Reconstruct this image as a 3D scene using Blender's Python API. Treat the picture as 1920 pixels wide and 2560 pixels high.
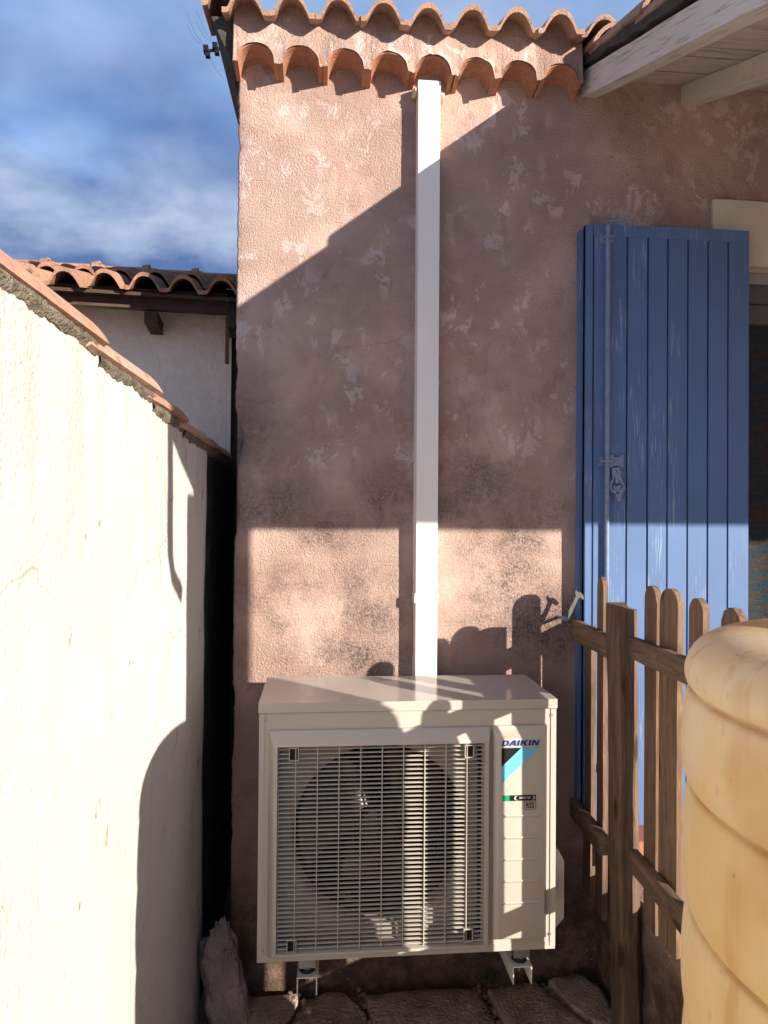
import bpy, bmesh, math, random
from mathutils import Vector, Matrix, noise
random.seed(7)
R = math.radians
for o in list(bpy.data.objects):
    bpy.data.objects.remove(o)
SC = bpy.context.scene
COL = SC.collection

# ------------------------------------------------------------------ camera
cam_d = bpy.data.cameras.new('camera')
cam = bpy.data.objects.new('camera', cam_d)
COL.objects.link(cam)
SC.camera = cam
cam_d.sensor_fit = 'VERTICAL'
cam_d.sensor_height = 36.0
cam_d.lens = 36.0 * 1765 / 2560
cam_d.clip_start = 0.02
cam_d.clip_end = 3000
EYE = Vector((0, 0, 1.65))
_yaw, _pit, _rol = R(5.22), R(0.596), R(0.454)
_fw = Vector((math.sin(_yaw) * math.cos(_pit), math.cos(_yaw) * math.cos(_pit), math.sin(_pit)))
_r0 = Vector((math.cos(_yaw), -math.sin(_yaw), 0))
_u0 = _r0.cross(_fw)
_rt = _r0 * math.cos(_rol) + _u0 * math.sin(_rol)
_up = _u0 * math.cos(_rol) - _r0 * math.sin(_rol)
cam.matrix_world = Matrix(((_rt.x, _up.x, -_fw.x, EYE.x), (_rt.y, _up.y, -_fw.y, EYE.y),
                           (_rt.z, _up.z, -_fw.z, EYE.z), (0, 0, 0, 1)))

# ------------------------------------------------------------------ sun and sky
SUN = Vector((1.0, -1.0, 0.41)).normalized()          # towards the sun
sun_el = math.asin(SUN.z)
sun_d = bpy.data.lights.new('sun', 'SUN')
sun_d.energy = 3.8
sun_d.angle = R(0.5)
sun_d.color = (1.0, 0.89, 0.75)
sun = bpy.data.objects.new('sun', sun_d)
COL.objects.link(sun)
sun.rotation_euler = SUN.to_track_quat('Z', 'Y').to_euler()
sun.location = (8, -8, 6)

W = bpy.data.worlds.new('World')
SC.world = W
W.use_nodes = True
nt = W.node_tree
for n in list(nt.nodes):
    nt.nodes.remove(n)
wo = nt.nodes.new('ShaderNodeOutputWorld')
bg = nt.nodes.new('ShaderNodeBackground')
bg.inputs['Strength'].default_value = 0.115
sky = nt.nodes.new('ShaderNodeTexSky')
sky.sky_type = 'NISHITA'
sky.sun_disc = False
sky.sun_elevation = sun_el
sky.sun_rotation = math.atan2(SUN.x, SUN.y)
sky.altitude = 200
sky.air_density = 1.0
sky.dust_density = 0.8
sky.ozone_density = 2.0
tc = nt.nodes.new('ShaderNodeTexCoord')
L = nt.links.new
def wn(typ, **kw):
    x = nt.nodes.new('ShaderNode' + typ)
    for k, v in kw.items():
        if k in x.inputs: x.inputs[k].default_value = v
        else: setattr(x, k, v)
    return x
# cloud layer: directions projected on a flat sheet overhead
sx_ = wn('SeparateXYZ'); L(tc.outputs['Generated'], sx_.inputs[0])
zp = wn('Math', operation='MAXIMUM'); L(sx_.outputs['Z'], zp.inputs[0]); zp.inputs[1].default_value = 0.0
za = wn('Math', operation='ADD'); L(zp.outputs[0], za.inputs[0]); za.inputs[1].default_value = 0.38
dv = wn('VectorMath', operation='DIVIDE'); L(tc.outputs['Generated'], dv.inputs[0]); L(za.outputs[0], dv.inputs[1])
mp = wn('Mapping'); L(dv.outputs[0], mp.inputs['Vector'])
mp.inputs['Scale'].default_value = (1.25, 1.5, 0.0)
mp.inputs['Location'].default_value = (2.7, 3.1, 0.0)
def ramp(fac, stops):
    r = wn('ValToRGB')
    els = r.color_ramp.elements
    while len(els) < len(stops): els.new(0.5)
    for e, (p, c) in zip(els, stops):
        e.position = p; e.color = (*c, 1)
    L(fac, r.inputs['Fac'])
    return r.outputs['Color']
nzA = wn('TexNoise', Scale=0.9, Detail=5.0, Roughness=0.5, Distortion=0.3); L(mp.outputs[0], nzA.inputs['Vector'])
nzB = wn('TexNoise', Scale=2.2, Detail=7.0, Roughness=0.52, Distortion=0.15); L(mp.outputs[0], nzB.inputs['Vector'])
deck = ramp(nzA.outputs['Fac'], [(0.30, (1.02, 1.60, 2.95)), (0.43, (0.46, 0.79, 1.70)), (0.56, (0.30, 0.54, 1.25))])
wisp = ramp(nzB.outputs['Fac'], [(0.44, (0, 0, 0)), (0.72, (1, 1, 1))])
cover = ramp(nzA.outputs['Fac'], [(0.33, (0.15, 0.15, 0.15)), (0.47, (0.95, 0.95, 0.95))])
m1 = wn('Mix', data_type='RGBA'); L(cover, m1.inputs[0]); L(sky.outputs['Color'], m1.inputs[6]); L(deck, m1.inputs[7])
lowf = wn('MapRange'); L(sx_.outputs['Z'], lowf.inputs['Value'])
lowf.inputs['From Min'].default_value = 0.47; lowf.inputs['From Max'].default_value = 0.37
lowf.inputs['To Min'].default_value = 0.3; lowf.inputs['To Max'].default_value = 0.95
wm = wn('Math', operation='MULTIPLY'); L(wisp, wm.inputs[0]); L(lowf.outputs[0], wm.inputs[1])
m2 = wn('Mix', data_type='RGBA'); L(wm.outputs[0], m2.inputs[0]); L(m1.outputs[2], m2.inputs[6]); m2.inputs[7].default_value = (2.75, 3.15, 3.8, 1)
L(m2.outputs[2], bg.inputs['Color'])
L(bg.outputs['Background'], wo.inputs['Surface'])

SC.view_settings.view_transform = 'Standard'
SC.view_settings.look = 'None'
SC.view_settings.gamma = 1.0
SC.view_settings.exposure = 1.42
SC.view_settings.use_curve_mapping = False
SC.render.engine = 'CYCLES'

# ------------------------------------------------------------------ helpers: objects
def V(*a):
    return Vector(a)

def tag(o, label=None, cat=None, group=None, kind=None):
    if label: o['label'] = label
    if cat: o['category'] = cat
    if group: o['group'] = group
    if kind: o['kind'] = kind
    return o

def empty(name, loc, label=None, cat=None, group=None, kind=None):
    o = bpy.data.objects.new(name, None)
    o.empty_display_size = 0.1
    COL.objects.link(o)
    o.location = loc
    return tag(o, label, cat, group, kind)

def wloc(o):
    p = Vector((0, 0, 0))
    while o is not None:
        p += o.location
        o = o.parent
    return p

class MB:
    """collects shapes given in world coordinates"""
    def __init__(self):
        self.bm = bmesh.new()
    def box(self, x0, x1, y0, y1, z0, z1, M=None):
        vs = [self.bm.verts.new(p) for p in ((x0, y0, z0), (x1, y0, z0), (x1, y1, z0), (x0, y1, z0),
                                             (x0, y0, z1), (x1, y0, z1), (x1, y1, z1), (x0, y1, z1))]
        if M is not None:
            for v in vs: v.co = M @ v.co
        for f in ((3, 2, 1, 0), (4, 5, 6, 7), (0, 1, 5, 4), (1, 2, 6, 5), (2, 3, 7, 6), (3, 0, 4, 7)):
            self.bm.faces.new([vs[i] for i in f])
        return self
    def hexa(self, p):
        vs = [self.bm.verts.new(q) for q in p]
        for f in ((3, 2, 1, 0), (4, 5, 6, 7), (0, 1, 5, 4), (1, 2, 6, 5), (2, 3, 7, 6), (3, 0, 4, 7)):
            self.bm.faces.new([vs[i] for i in f])
        return self
    def prism(self, pts, d):
        """closed outline pts (3-D) pushed along vector d"""
        d = Vector(d)
        a = [self.bm.verts.new(p) for p in pts]
        b = [self.bm.verts.new(Vector(p) + d) for p in pts]
        n = len(a)
        self.bm.faces.new(a)
        self.bm.faces.new(b[::-1])
        for i in range(n):
            self.bm.faces.new((a[(i + 1) % n], a[i], b[i], b[(i + 1) % n]))
        return self
    def tube(self, pts, r, n=10, cap=True):
        pts = [Vector(p) for p in pts]
        rs = r if isinstance(r, (list, tuple)) else [r] * len(pts)
        rings = []
        for i, p in enumerate(pts):
            t = (pts[min(i + 1, len(pts) - 1)] - pts[max(i - 1, 0)]).normalized()
            ref = Vector((0, 0, 1)) if abs(t.z) < 0.9 else Vector((0, 1, 0))
            s = t.cross(ref).normalized()
            u = s.cross(t)
            rings.append([self.bm.verts.new(p + (s * math.cos(2 * math.pi * k / n) + u * math.sin(2 * math.pi * k / n)) * rs[i]) for k in range(n)])
        for a, b in zip(rings, rings[1:]):
            for k in range(n):
                self.bm.faces.new((a[k], a[(k + 1) % n], b[(k + 1) % n], b[k]))
        if cap:
            self.bm.faces.new(rings[0][::-1])
            self.bm.faces.new(rings[-1])
        return self
    def grid(self, f, nu, nv):
        vs = [[self.bm.verts.new(f(i / nu, j / nv)) for j in range(nv + 1)] for i in range(nu + 1)]
        for i in range(nu):
            for j in range(nv):
                self.bm.faces.new((vs[i][j], vs[i + 1][j], vs[i + 1][j + 1], vs[i][j + 1]))
        return self
    def bevel(self, w, seg=2):
        es = [e for e in self.bm.edges if len(e.link_faces) == 2 and e.calc_face_angle(0) > 0.5]
        bmesh.ops.bevel(self.bm, geom=es, offset=w, segments=seg, affect='EDGES', profile=0.5, clamp_overlap=True)
        return self
    def jitter(self, a, sc):
        for v in self.bm.verts:
            v.co += noise.noise_vector(v.co * sc) * a
        return self
    def build(self, name, m, parent=None, origin=None, smooth=False, fix=True):
        bm = self.bm
        if fix:
            bmesh.ops.recalc_face_normals(bm, faces=bm.faces)
        xs = [v.co for v in bm.verts]
        if origin is None:
            lo = Vector((min(c.x for c in xs), min(c.y for c in xs), min(c.z for c in xs)))
            hi = Vector((max(c.x for c in xs), max(c.y for c in xs), max(c.z for c in xs)))
            origin = (lo + hi) / 2
            if parent is None: origin.z = lo.z
        origin = Vector(origin)
        for v in bm.verts: v.co -= origin
        me = bpy.data.meshes.new(name)
        bm.to_mesh(me)
        bm.free()
        if smooth is True:
            me.polygons.foreach_set('use_smooth', [True] * len(me.polygons))
        elif smooth:
            me.polygons.foreach_set('use_smooth', [True] * len(me.polygons))
            me.set_sharp_from_angle(angle=R(smooth))
        me.materials.append(m)
        o = bpy.data.objects.new(name, me)
        COL.objects.link(o)
        if parent is not None: o.parent = parent
        o.location = origin - (wloc(parent) if parent is not None else Vector((0, 0, 0)))
        return o

def place(name, me, loc, parent=None, rot=(0, 0, 0)):
    """another object on a shared mesh, loc in world coordinates"""
    o = bpy.data.objects.new(name, me)
    COL.objects.link(o)
    if parent is not None: o.parent = parent
    o.location = Vector(loc) - (wloc(parent) if parent is not None else Vector((0, 0, 0)))
    o.rotation_euler = rot
    return o

def shape2d(name, loops, m, parent, origin, ux, uz, depth):
    """flat filled outline with holes (loops of (a, b)), placed at origin with axes ux, uz, thickness depth"""
    cu = bpy.data.curves.new(name, 'CURVE')
    cu.dimensions = '2D'
    cu.fill_mode = 'BOTH'
    cu.extrude = depth / 2
    for lp in loops:
        sp = cu.splines.new('POLY')
        sp.points.add(len(lp) - 1)
        for p, (a, b) in zip(sp.points, lp): p.co = (a, b, 0, 1)
        sp.use_cyclic_u = True
    tmp = bpy.data.objects.new(name, cu)
    COL.objects.link(tmp)
    me = bpy.data.meshes.new_from_object(tmp.evaluated_get(bpy.context.evaluated_depsgraph_get()))
    bpy.data.objects.remove(tmp)
    bpy.data.curves.remove(cu)
    ux, uz = Vector(ux).normalized(), Vector(uz).normalized()
    nn = ux.cross(uz)
    M = Matrix((ux, uz, nn)).transposed().to_4x4()
    me.transform(M)
    me.name = name
    me.materials.clear()
    me.materials.append(m)
    o = bpy.data.objects.new(name, me)
    COL.objects.link(o)
    if parent is not None: o.parent = parent
    o.location = Vector(origin) - (wloc(parent) if parent is not None else Vector((0, 0, 0)))
    return o

def text2d(name, body, m, parent, origin, size, depth=0.0006, shear=0.0, fat=0.0, xscale=1.0):
    cu = bpy.data.curves.new(name, 'FONT')
    cu.body = body
    cu.size = size
    cu.shear = shear
    cu.offset = fat * size
    cu.extrude = depth / 2
    cu.align_x = 'CENTER'
    cu.align_y = 'CENTER'
    tmp = bpy.data.objects.new(name, cu)
    COL.objects.link(tmp)
    me = bpy.data.meshes.new_from_object(tmp.evaluated_get(bpy.context.evaluated_depsgraph_get()))
    bpy.data.objects.remove(tmp)
    me.transform(Matrix.Diagonal((xscale, 1, 1, 1)))
    me.transform(Matrix.Rotation(R(90), 4, 'X'))
    me.materials.clear()
    me.materials.append(m)
    me.name = name
    o = bpy.data.objects.new(name, me)
    COL.objects.link(o)
    o.parent = parent
    o.location = Vector(origin) - wloc(parent)
    return o

# ------------------------------------------------------------------ helpers: materials
class NT:
    def __init__(self, name):
        self.m = bpy.data.materials.new(name)
        self.m.use_nodes = True
        self.t = self.m.node_tree
        self.b = self.t.nodes['Principled BSDF']
        self.out = self.t.nodes['Material Output']
    def n(self, typ, **kw):
        x = self.t.nodes.new('ShaderNode' + typ)
        for k, v in kw.items():
            if k in x.inputs: x.inputs[k].default_value = v
            else: setattr(x, k, v)
        return x
    def l(self, a, b):
        self.t.links.new(a, b)
    def val(self, x, sock):
        if isinstance(x, (int, float)): sock.default_value = x
        elif isinstance(x, (tuple, list)): sock.default_value = (*x, 1) if len(x) == 3 else x
        else: self.l(x, sock)
    def world(self):
        return self.n('NewGeometry').outputs['Position']
    def local(self, rnd=True):
        c = self.n('TexCoord').outputs['Object']
        if not rnd: return c
        oi = self.n('ObjectInfo').outputs['Random']
        mu = self.n('Math', operation='MULTIPLY')
        self.l(oi, mu.inputs[0]); mu.inputs[1].default_value = 37.0
        a = self.n('VectorMath', operation='ADD')
        self.l(c, a.inputs[0]); self.l(mu.outputs[0], a.inputs[1])
        return a.outputs[0]
    def scale(self, v, s):
        x = self.n('Mapping')
        self.l(v, x.inputs['Vector']); x.inputs['Scale'].default_value = s
        return x.outputs['Vector']
    def noise(self, v, sc, det=5, ro=0.55, dist=0.0):
        x = self.n('TexNoise')
        x.inputs['Scale'].default_value = sc; x.inputs['Detail'].default_value = det
        x.inputs['Roughness'].default_value = ro; x.inputs['Distortion'].default_value = dist
        self.l(v, x.inputs['Vector'])
        return x.outputs['Fac']
    def voro(self, v, sc, feature='F1', out='Distance'):
        x = self.n('TexVoronoi', feature=feature)
        x.inputs['Scale'].default_value = sc
        self.l(v, x.inputs['Vector'])
        return x.outputs[out]
    def step(self, f, a, b, lo=0.0, hi=1.0):
        x = self.n('MapRange', interpolation_type='SMOOTHSTEP')
        self.l(f, x.inputs['Value'])
        x.inputs['From Min'].default_value = a; x.inputs['From Max'].default_value = b
        x.inputs['To Min'].default_value = lo; x.inputs['To Max'].default_value = hi
        return x.outputs[0]
    def math(self, op, a, b=None):
        x = self.n('Math', operation=op)
        self.val(a, x.inputs[0])
        if b is not None: self.val(b, x.inputs[1])
        return x.outputs[0]
    def mix(self, f, a, b, mode='MIX'):
        x = self.n('Mix', data_type='RGBA', blend_type=mode)
        self.val(f, x.inputs[0]); self.val(a, x.inputs[6]); self.val(b, x.inputs[7])
        return x.outputs[2]
    def bump(self, h, strength, dist, prev=None):
        x = self.n('Bump')
        x.inputs['Strength'].default_value = strength; x.inputs['Distance'].default_value = dist
        self.l(h, x.inputs['Height'])
        if prev is not None: self.l(prev, x.inputs['Normal'])
        return x.outputs[0]
    def done(self, color=None, rough=0.8, bump=None, spec=0.3, metal=0.0):
        if color is not None: self.val(color, self.b.inputs['Base Color'])
        self.val(rough, self.b.inputs['Roughness'])
        self.b.inputs['Specular IOR Level'].default_value = spec
        self.b.inputs['Metallic'].default_value = metal
        if bump is not None: self.l(bump, self.b.inputs['Normal'])
        return self.m
    def blob(self, pos, cx, cz, rx, rz):
        """1 in the middle of an ellipse on the facade (world X, Z), 0 outside"""
        s = self.n('VectorMath', operation='SUBTRACT'); self.l(pos, s.inputs[0]); s.inputs[1].default_value = (cx, 0, cz)
        k = self.n('VectorMath', operation='MULTIPLY'); self.l(s.outputs[0], k.inputs[0]); k.inputs[1].default_value = (1 / rx, 0, 1 / rz)
        ln = self.n('VectorMath', operation='LENGTH'); self.l(k.outputs[0], ln.inputs[0])
        return self.step(ln.outputs['Value'], 0.15, 1.0, 1.0, 0.0)

def mat_pink():
    t = NT('pink_stucco')
    p = t.world()
    big = t.noise(p, 1.7, 4)
    c = t.mix(t.step(big, 0.35, 0.65), (0.53, 0.365, 0.31), (0.60, 0.44, 0.38))
    c = t.mix(t.step(t.noise(p, 9, 6, 0.6), 0.35, 0.7, 0, 0.5), c, (0.46, 0.30, 0.255))
    # paler lilac patches where the paint is rubbed
    sep = t.n('SeparateXYZ'); t.l(p, sep.inputs[0]); z = sep.outputs['Z']
    pt = t.step(t.noise(t.scale(p, (1.25, 1, 0.85)), 12.5, 9, 0.68, 0.5), 0.545, 0.57)
    pt = t.math('MULTIPLY', pt, t.step(t.noise(p, 3.6, 3), 0.44, 0.56))
    pt = t.math('MULTIPLY', pt, t.step(z, 1.55, 1.9))
    c = t.mix(t.math('MULTIPLY', pt, 0.8), c, (0.73, 0.60, 0.575))
    pd = t.step(t.noise(t.scale(p, (1.0, 1, 0.9)), 7.5, 9, 0.7, 0.6), 0.565, 0.60)
    c = t.mix(t.math('MULTIPLY', pd, 0.5), c, (0.44, 0.275, 0.225))
    # mould
    bl = None
    for b in ((-0.17, 1.70, .26, .18), (0.02, 1.60, .3, .14), (0.26, 1.70, .2, .2), (0.50, 1.76, .34, .20), (0.72, 1.62, .3, .2), (-0.10, 1.36, .3, .22),
              (0.16, 1.36, .26, .24), (0.62, 1.42, .36, .28), (0.80, 1.28, .3, .3), (0.10, 1.18, .4, .14), (-0.24, 1.85, .14, .3)):
        x = t.blob(p, *b)
        bl = x if bl is None else t.math('MAXIMUM', bl, x)
    gr = t.noise(p, 5.5, 8, 0.68)
    fine = t.noise(p, 120, 4, 0.65)
    st = t.math('MULTIPLY', bl, t.step(gr, 0.33, 0.70))
    st = t.math('MULTIPLY', st, t.step(fine, 0.36, 0.62, 0.35, 1.0))
    c = t.mix(st, c, (0.095, 0.08, 0.073))
    # damp foot of the wall
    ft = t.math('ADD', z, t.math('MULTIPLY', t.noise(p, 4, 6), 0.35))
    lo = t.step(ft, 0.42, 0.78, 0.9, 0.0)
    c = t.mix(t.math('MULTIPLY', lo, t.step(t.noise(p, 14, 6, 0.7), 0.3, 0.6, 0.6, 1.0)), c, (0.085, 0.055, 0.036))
    ph = t.math('MULTIPLY', t.step(t.voro(p, 34), 0.05, 0.085, 1.0, 0.0), t.step(t.noise(p, 2.6, 4), 0.52, 0.6))
    c = t.mix(t.math('MULTIPLY', ph, 0.9), c, (0.09, 0.07, 0.06))
    ck = t.n('TexVoronoi', feature='DISTANCE_TO_EDGE'); ck.inputs['Scale'].default_value = 2.1
    wp = t.n('VectorMath', operation='MULTIPLY_ADD'); t.l(t.noise(p, 5, 6, 0.6), wp.inputs[0]); wp.inputs[1].default_value = (.35, .35, .35); t.l(p, wp.inputs[2]); t.l(wp.outputs[0], ck.inputs['Vector'])
    ckm = t.math('MULTIPLY', t.step(ck.outputs[0], 0.002, 0.006, 1.0, 0.0), t.step(t.noise(p, 2.0, 3), 0.50, 0.60))
    c = t.mix(t.math('MULTIPLY', ckm, 0.25), c, (0.20, 0.13, 0.11))
    # pale grit specks
    sp = t.step(t.voro(p, 55), 0.10, 0.17, 1.0, 0.0)
    sp = t.math('MULTIPLY', sp, t.step(t.noise(p, 3.1, 3), 0.5, 0.62))
    sp = t.math('MULTIPLY', sp, t.step(z, 1.0, 1.75, 1.0, 0.25))
    c = t.mix(t.math('MULTIPLY', sp, 0.8), c, (0.70, 0.60, 0.52))
    h = t.math('ADD', t.noise(p, 125, 4, 0.72), t.math('MULTIPLY', t.noise(p, 250, 2, 0.6), 0.4))
    smooth = t.step(t.noise(p, 3.3, 4), 0.42, 0.64, 1.0, 0.5)
    h = t.math('MULTIPLY', h, smooth)
    b = t.bump(h, 1.0, 0.0135)
    return t.done(c, 0.92, b, 0.15)

def mat_cream(name='cream_render', base=(0.68, 0.66, 0.615)):
    t = NT(name)
    p = t.world()
    sep = t.n('SeparateXYZ'); t.l(p, sep.inputs[0]); z = sep.outputs['Z']
    c = t.mix(t.step(t.noise(p, 2.3, 5), 0.35, 0.7), base, tuple(v * 0.92 for v in base))
    sk = t.step(t.noise(t.scale(p, (14, 14, 0.7)), 2.0, 5, 0.6), 0.48, 0.74, 0.0, 0.18)
    c = t.mix(sk, c, (0.50, 0.40, 0.32))
    dk = t.step(t.noise(t.scale(p, (1, 1, 0.45)), 11, 5, 0.6), 0.665, 0.70)
    c = t.mix(t.math('MULTIPLY', dk, 0.55), c, (0.20, 0.14, 0.10))
    ro_ = t.math('MULTIPLY', t.step(t.noise(t.scale(p, (1, 1, 0.05)), 17, 5, 0.65), 0.44, 0.66), t.step(t.math('ADD', z, t.math('MULTIPLY', t.noise(p, 3, 3), 0.5)), 1.55, 2.2))
    c = t.mix(t.math('MULTIPLY', ro_, 0.28), c, (0.33, 0.25, 0.185))
    ck = t.n('TexVoronoi', feature='DISTANCE_TO_EDGE'); ck.inputs['Scale'].default_value = 2.6
    wp = t.n('VectorMath', operation='MULTIPLY_ADD'); t.l(t.noise(p, 6, 5), wp.inputs[0]); wp.inputs[1].default_value = (.25, .25, .25); t.l(p, wp.inputs[2]); t.l(wp.outputs[0], ck.inputs['Vector'])
    ckm = t.math('MULTIPLY', t.step(ck.outputs[0], 0.002, 0.007, 1.0, 0.0), t.step(t.noise(p, 1.7, 3), 0.5, 0.62))
    c = t.mix(t.math('MULTIPLY', ckm, 0.6), c, (0.25, 0.19, 0.14))
    dk2 = t.step(t.noise(t.scale(p, (1, 1, 0.6)), 24, 4, 0.55), 0.69, 0.72)
    c = t.mix(t.math('MULTIPLY', dk2, 0.7), c, (0.26, 0.19, 0.13))
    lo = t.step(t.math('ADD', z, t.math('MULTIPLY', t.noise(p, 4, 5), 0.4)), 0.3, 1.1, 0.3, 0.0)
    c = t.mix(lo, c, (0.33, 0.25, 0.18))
    h = t.math('ADD', t.noise(p, 110, 5, 0.68), t.math('MULTIPLY', t.noise(p, 26, 3), 0.35))
    b = t.bump(h, 1.0, 0.0065)
    return t.done(c, 0.9, b, 0.2)

def mat_terra(name, a, b, dirt=0.5, worldp=False):
    t = NT(name)
    p = t.local()
    r = t.n('ObjectInfo').outputs['Random']
    c = t.mix(r, a, b)
    c = t.mix(t.step(t.noise(p, 16, 6, 0.65), 0.45, 0.75, 0, dirt), c, (0.19, 0.14, 0.115))
    c = t.mix(t.step(t.noise(p, 60, 3), 0.5, 0.7, 0, 0.35), c, (0.55, 0.38, 0.27))
    li = t.math('MULTIPLY', t.step(t.noise(p, 38, 6, 0.65), 0.54, 0.62), t.step(t.noise(p, 8, 3), 0.45, 0.6))
    c = t.mix(t.math('MULTIPLY', li, dirt), c, (0.40, 0.37, 0.29))
    dk = t.math('MULTIPLY', t.step(t.noise(p, 30, 5, 0.6), 0.56, 0.66), dirt)
    c = t.mix(dk, c, (0.10, 0.075, 0.06))
    bu = t.bump(t.noise(p, 140, 4), 0.8, 0.004)
    return t.done(c, 0.88, bu, 0.2)

def mat_simple(name, col, rough=0.5, spec=0.4, metal=0.0, var=0.12, sc=20, bs=0.0, bd=0.002):
    t = NT(name)
    p = t.local()
    c = t.mix(t.step(t.noise(p, sc, 5, 0.6), 0.3, 0.75), col, tuple(v * (1 - var) for v in col))
    bu = t.bump(t.noise(p, sc * 6, 3), bs, bd) if bs else None
    rg = t.step(t.noise(p, sc * 0.7, 4), 0.3, 0.7, rough * 0.85, min(1, rough * 1.15))
    return t.done(c, rg, bu, spec, metal)

def mat_wood(name, a, b, dark, axis='Z', knots=True, rough=0.8, grain=1.0, crack=0.4, bump=0.5):
    t = NT(name)
    p = t.local()
    k = {'X': (0.06, 1, 1), 'Y': (1, 0.06, 1), 'Z': (1, 1, 0.06)}[axis]
    warp = t.noise(t.scale(p, tuple(0.35 if v == 1 else 0.12 for v in k)), 14, 3)
    pv = t.n('VectorMath', operation='MULTIPLY_ADD')
    t.l(warp, pv.inputs[0]); pv.inputs[1].default_value = (0.05, 0.05, 0.05); t.l(t.scale(p, k), pv.inputs[2])
    q = pv.outputs[0]
    g1 = t.noise(q, 75 * grain, 4, 0.6, 0.6)
    g2 = t.noise(q, 230 * grain, 3, 0.6)
    c = t.mix(t.step(g1, 0.34, 0.66), a, b)
    c = t.mix(t.step(g2, 0.5, 0.72, 0, crack), c, dark)
    if knots:
        v = t.voro(t.scale(p, tuple(1.0 if x == 1 else 0.32 for x in k)), 9.5)
        c = t.mix(t.step(v, 0.09, 0.16, 0.85, 0.0), c, dark)
    c = t.mix(t.step(t.noise(p, 5, 4), 0.45, 0.8, 0, 0.35), c, dark)
    bu = t.bump(t.math('ADD', g1, g2), bump, 0.0022)
    return t.done(c, rough, bu, 0.2)

def mat_paintwood(name, col, worn, axis='Z', wear=0.66, amount=0.6, rough=0.55, dirt=None, bump=0.25):
    t = NT(name)
    p = t.local()
    k = {'X': (0.05, 1, 1), 'Y': (1, 0.05, 1), 'Z': (1, 1, 0.05)}[axis]
    if axis == 'Y':
        ro_ = t.n('Mapping')
        t.l(p, ro_.inputs['Vector'])
        ro_.inputs['Rotation'].default_value = (-math.atan(0.41), 0, 0)
        p = ro_.outputs['Vector']
    q = t.scale(p, k)
    c = t.mix(t.step(t.noise(p, 2.5, 4), 0.3, 0.7), col, tuple(v * 0.86 for v in col))
    g = t.noise(q, 160, 4, 0.6)
    w = t.math('MULTIPLY', t.step(g, 0.52, 0.68), t.step(t.noise(t.scale(p, tuple(1 if v == 1 else 0.3 for v in k)), 7, 5, 0.6), wear - 0.08, wear + 0.06))
    c = t.mix(t.math('MULTIPLY', w, amount), c, worn)
    if dirt:
        d = t.math('MULTIPLY', t.step(t.noise(q, 60, 5, 0.65), 0.5, 0.68), t.step(t.noise(p, 6, 4), 0.4, 0.66))
        c = t.mix(t.math('MULTIPLY', d, 0.85), c, dirt)
    bu = t.bump(g, bump, 0.0015)
    return t.done(c, rough, bu, 0.22)

M_PINK = mat_pink()
M_CREAM = mat_cream()
M_NCREAM = mat_simple('neighbour_render', (0.84, 0.74, 0.64), 0.92, 0.1, var=0.14, sc=4, bs=0.8, bd=0.012)
M_TERRA = mat_terra('terracotta', (0.44, 0.20, 0.125), (0.36, 0.155, 0.10), 0.4)
M_ROOF = mat_terra('weathered_tile', (0.43, 0.27, 0.195), (0.36, 0.215, 0.155), 0.65)
M_NROOF = mat_terra('neighbour_tile', (0.44, 0.25, 0.16), (0.31, 0.155, 0.11), 0.6)
M_COPE = mat_terra('coping_terracotta', (0.54, 0.355, 0.27), (0.43, 0.225, 0.155), 0.5)
M_MORTAR = mat_simple('grey_mortar', (0.255, 0.225, 0.175), 0.95, 0.1, var=0.55, sc=30, bs=1.0, bd=0.012)
M_SLOT = mat_simple('bare_wall_and_shade', (0.08, 0.073, 0.07), 0.95, 0.1, var=0.5, sc=9, bs=0.8, bd=0.01)  # bare wall colour, also used where slot and gable shade is painted dark
M_AC = mat_simple('beige_enamel', (0.465, 0.425, 0.38), 0.38, 0.45, var=0.05, sc=3)
M_LID = mat_simple('beige_enamel_lid', (0.46, 0.42, 0.38), 0.13, 0.5, var=0.04, sc=3)
M_GRILLE = mat_simple('grille_plastic', (0.45, 0.415, 0.37), 0.45, 0.4, var=0.06, sc=8)
M_DUCT = mat_simple('duct_plastic', (0.83, 0.79, 0.76), 0.42, 0.4, var=0.05, sc=4)
M_BLACK = mat_simple('black_plastic', (0.007, 0.007, 0.008), 0.55, 0.25, var=0.3)
M_DARK = mat_simple('dark_inside', (0.02, 0.018, 0.016), 0.8, 0.2, var=0.3)
M_FIN = mat_simple('coil_fins', (0.03, 0.03, 0.032), 0.6, 0.3, 0.0, var=0.4, sc=120)
M_STEEL = mat_simple('galvanised_steel', (0.36, 0.35, 0.34), 0.42, 0.5, 0.6, var=0.2)
M_ZINC = mat_simple('weathered_zinc', (0.11, 0.105, 0.095), 0.6, 0.3, var=0.25, sc=40)
M_WHITEMETAL = mat_simple('white_coated_steel', (0.70, 0.67, 0.62), 0.45, 0.4, var=0.08)
M_RUBBER = mat_simple('black_rubber', (0.015, 0.015, 0.015), 0.7, 0.3)
M_FOAM = mat_simple('foam_filler', (0.62, 0.50, 0.36), 0.9, 0.1, bs=0.6, bd=0.005)
M_BLUE = mat_paintwood('blue_paint', (0.10, 0.178, 0.36), (0.38, 0.46, 0.60), 'Z', 0.565, 0.6, 0.55)
M_BLUED = mat_paintwood('blue_paint_inner', (0.03, 0.06, 0.20), (0.1, 0.18, 0.35), 'Z', 0.7, 0.3, 0.5)
M_BLUEM = mat_simple('blue_painted_iron', (0.19, 0.255, 0.40), 0.42, 0.5, var=0.3, sc=60, bs=0.2)
M_WOODF = mat_wood('grey_brown_wood', (0.215, 0.145, 0.102), (0.13, 0.086, 0.06), (0.055, 0.035, 0.022))
M_WOODN = mat_wood('orange_brown_wood', (0.25, 0.165, 0.11), (0.15, 0.098, 0.066), (0.06, 0.034, 0.02))
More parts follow.
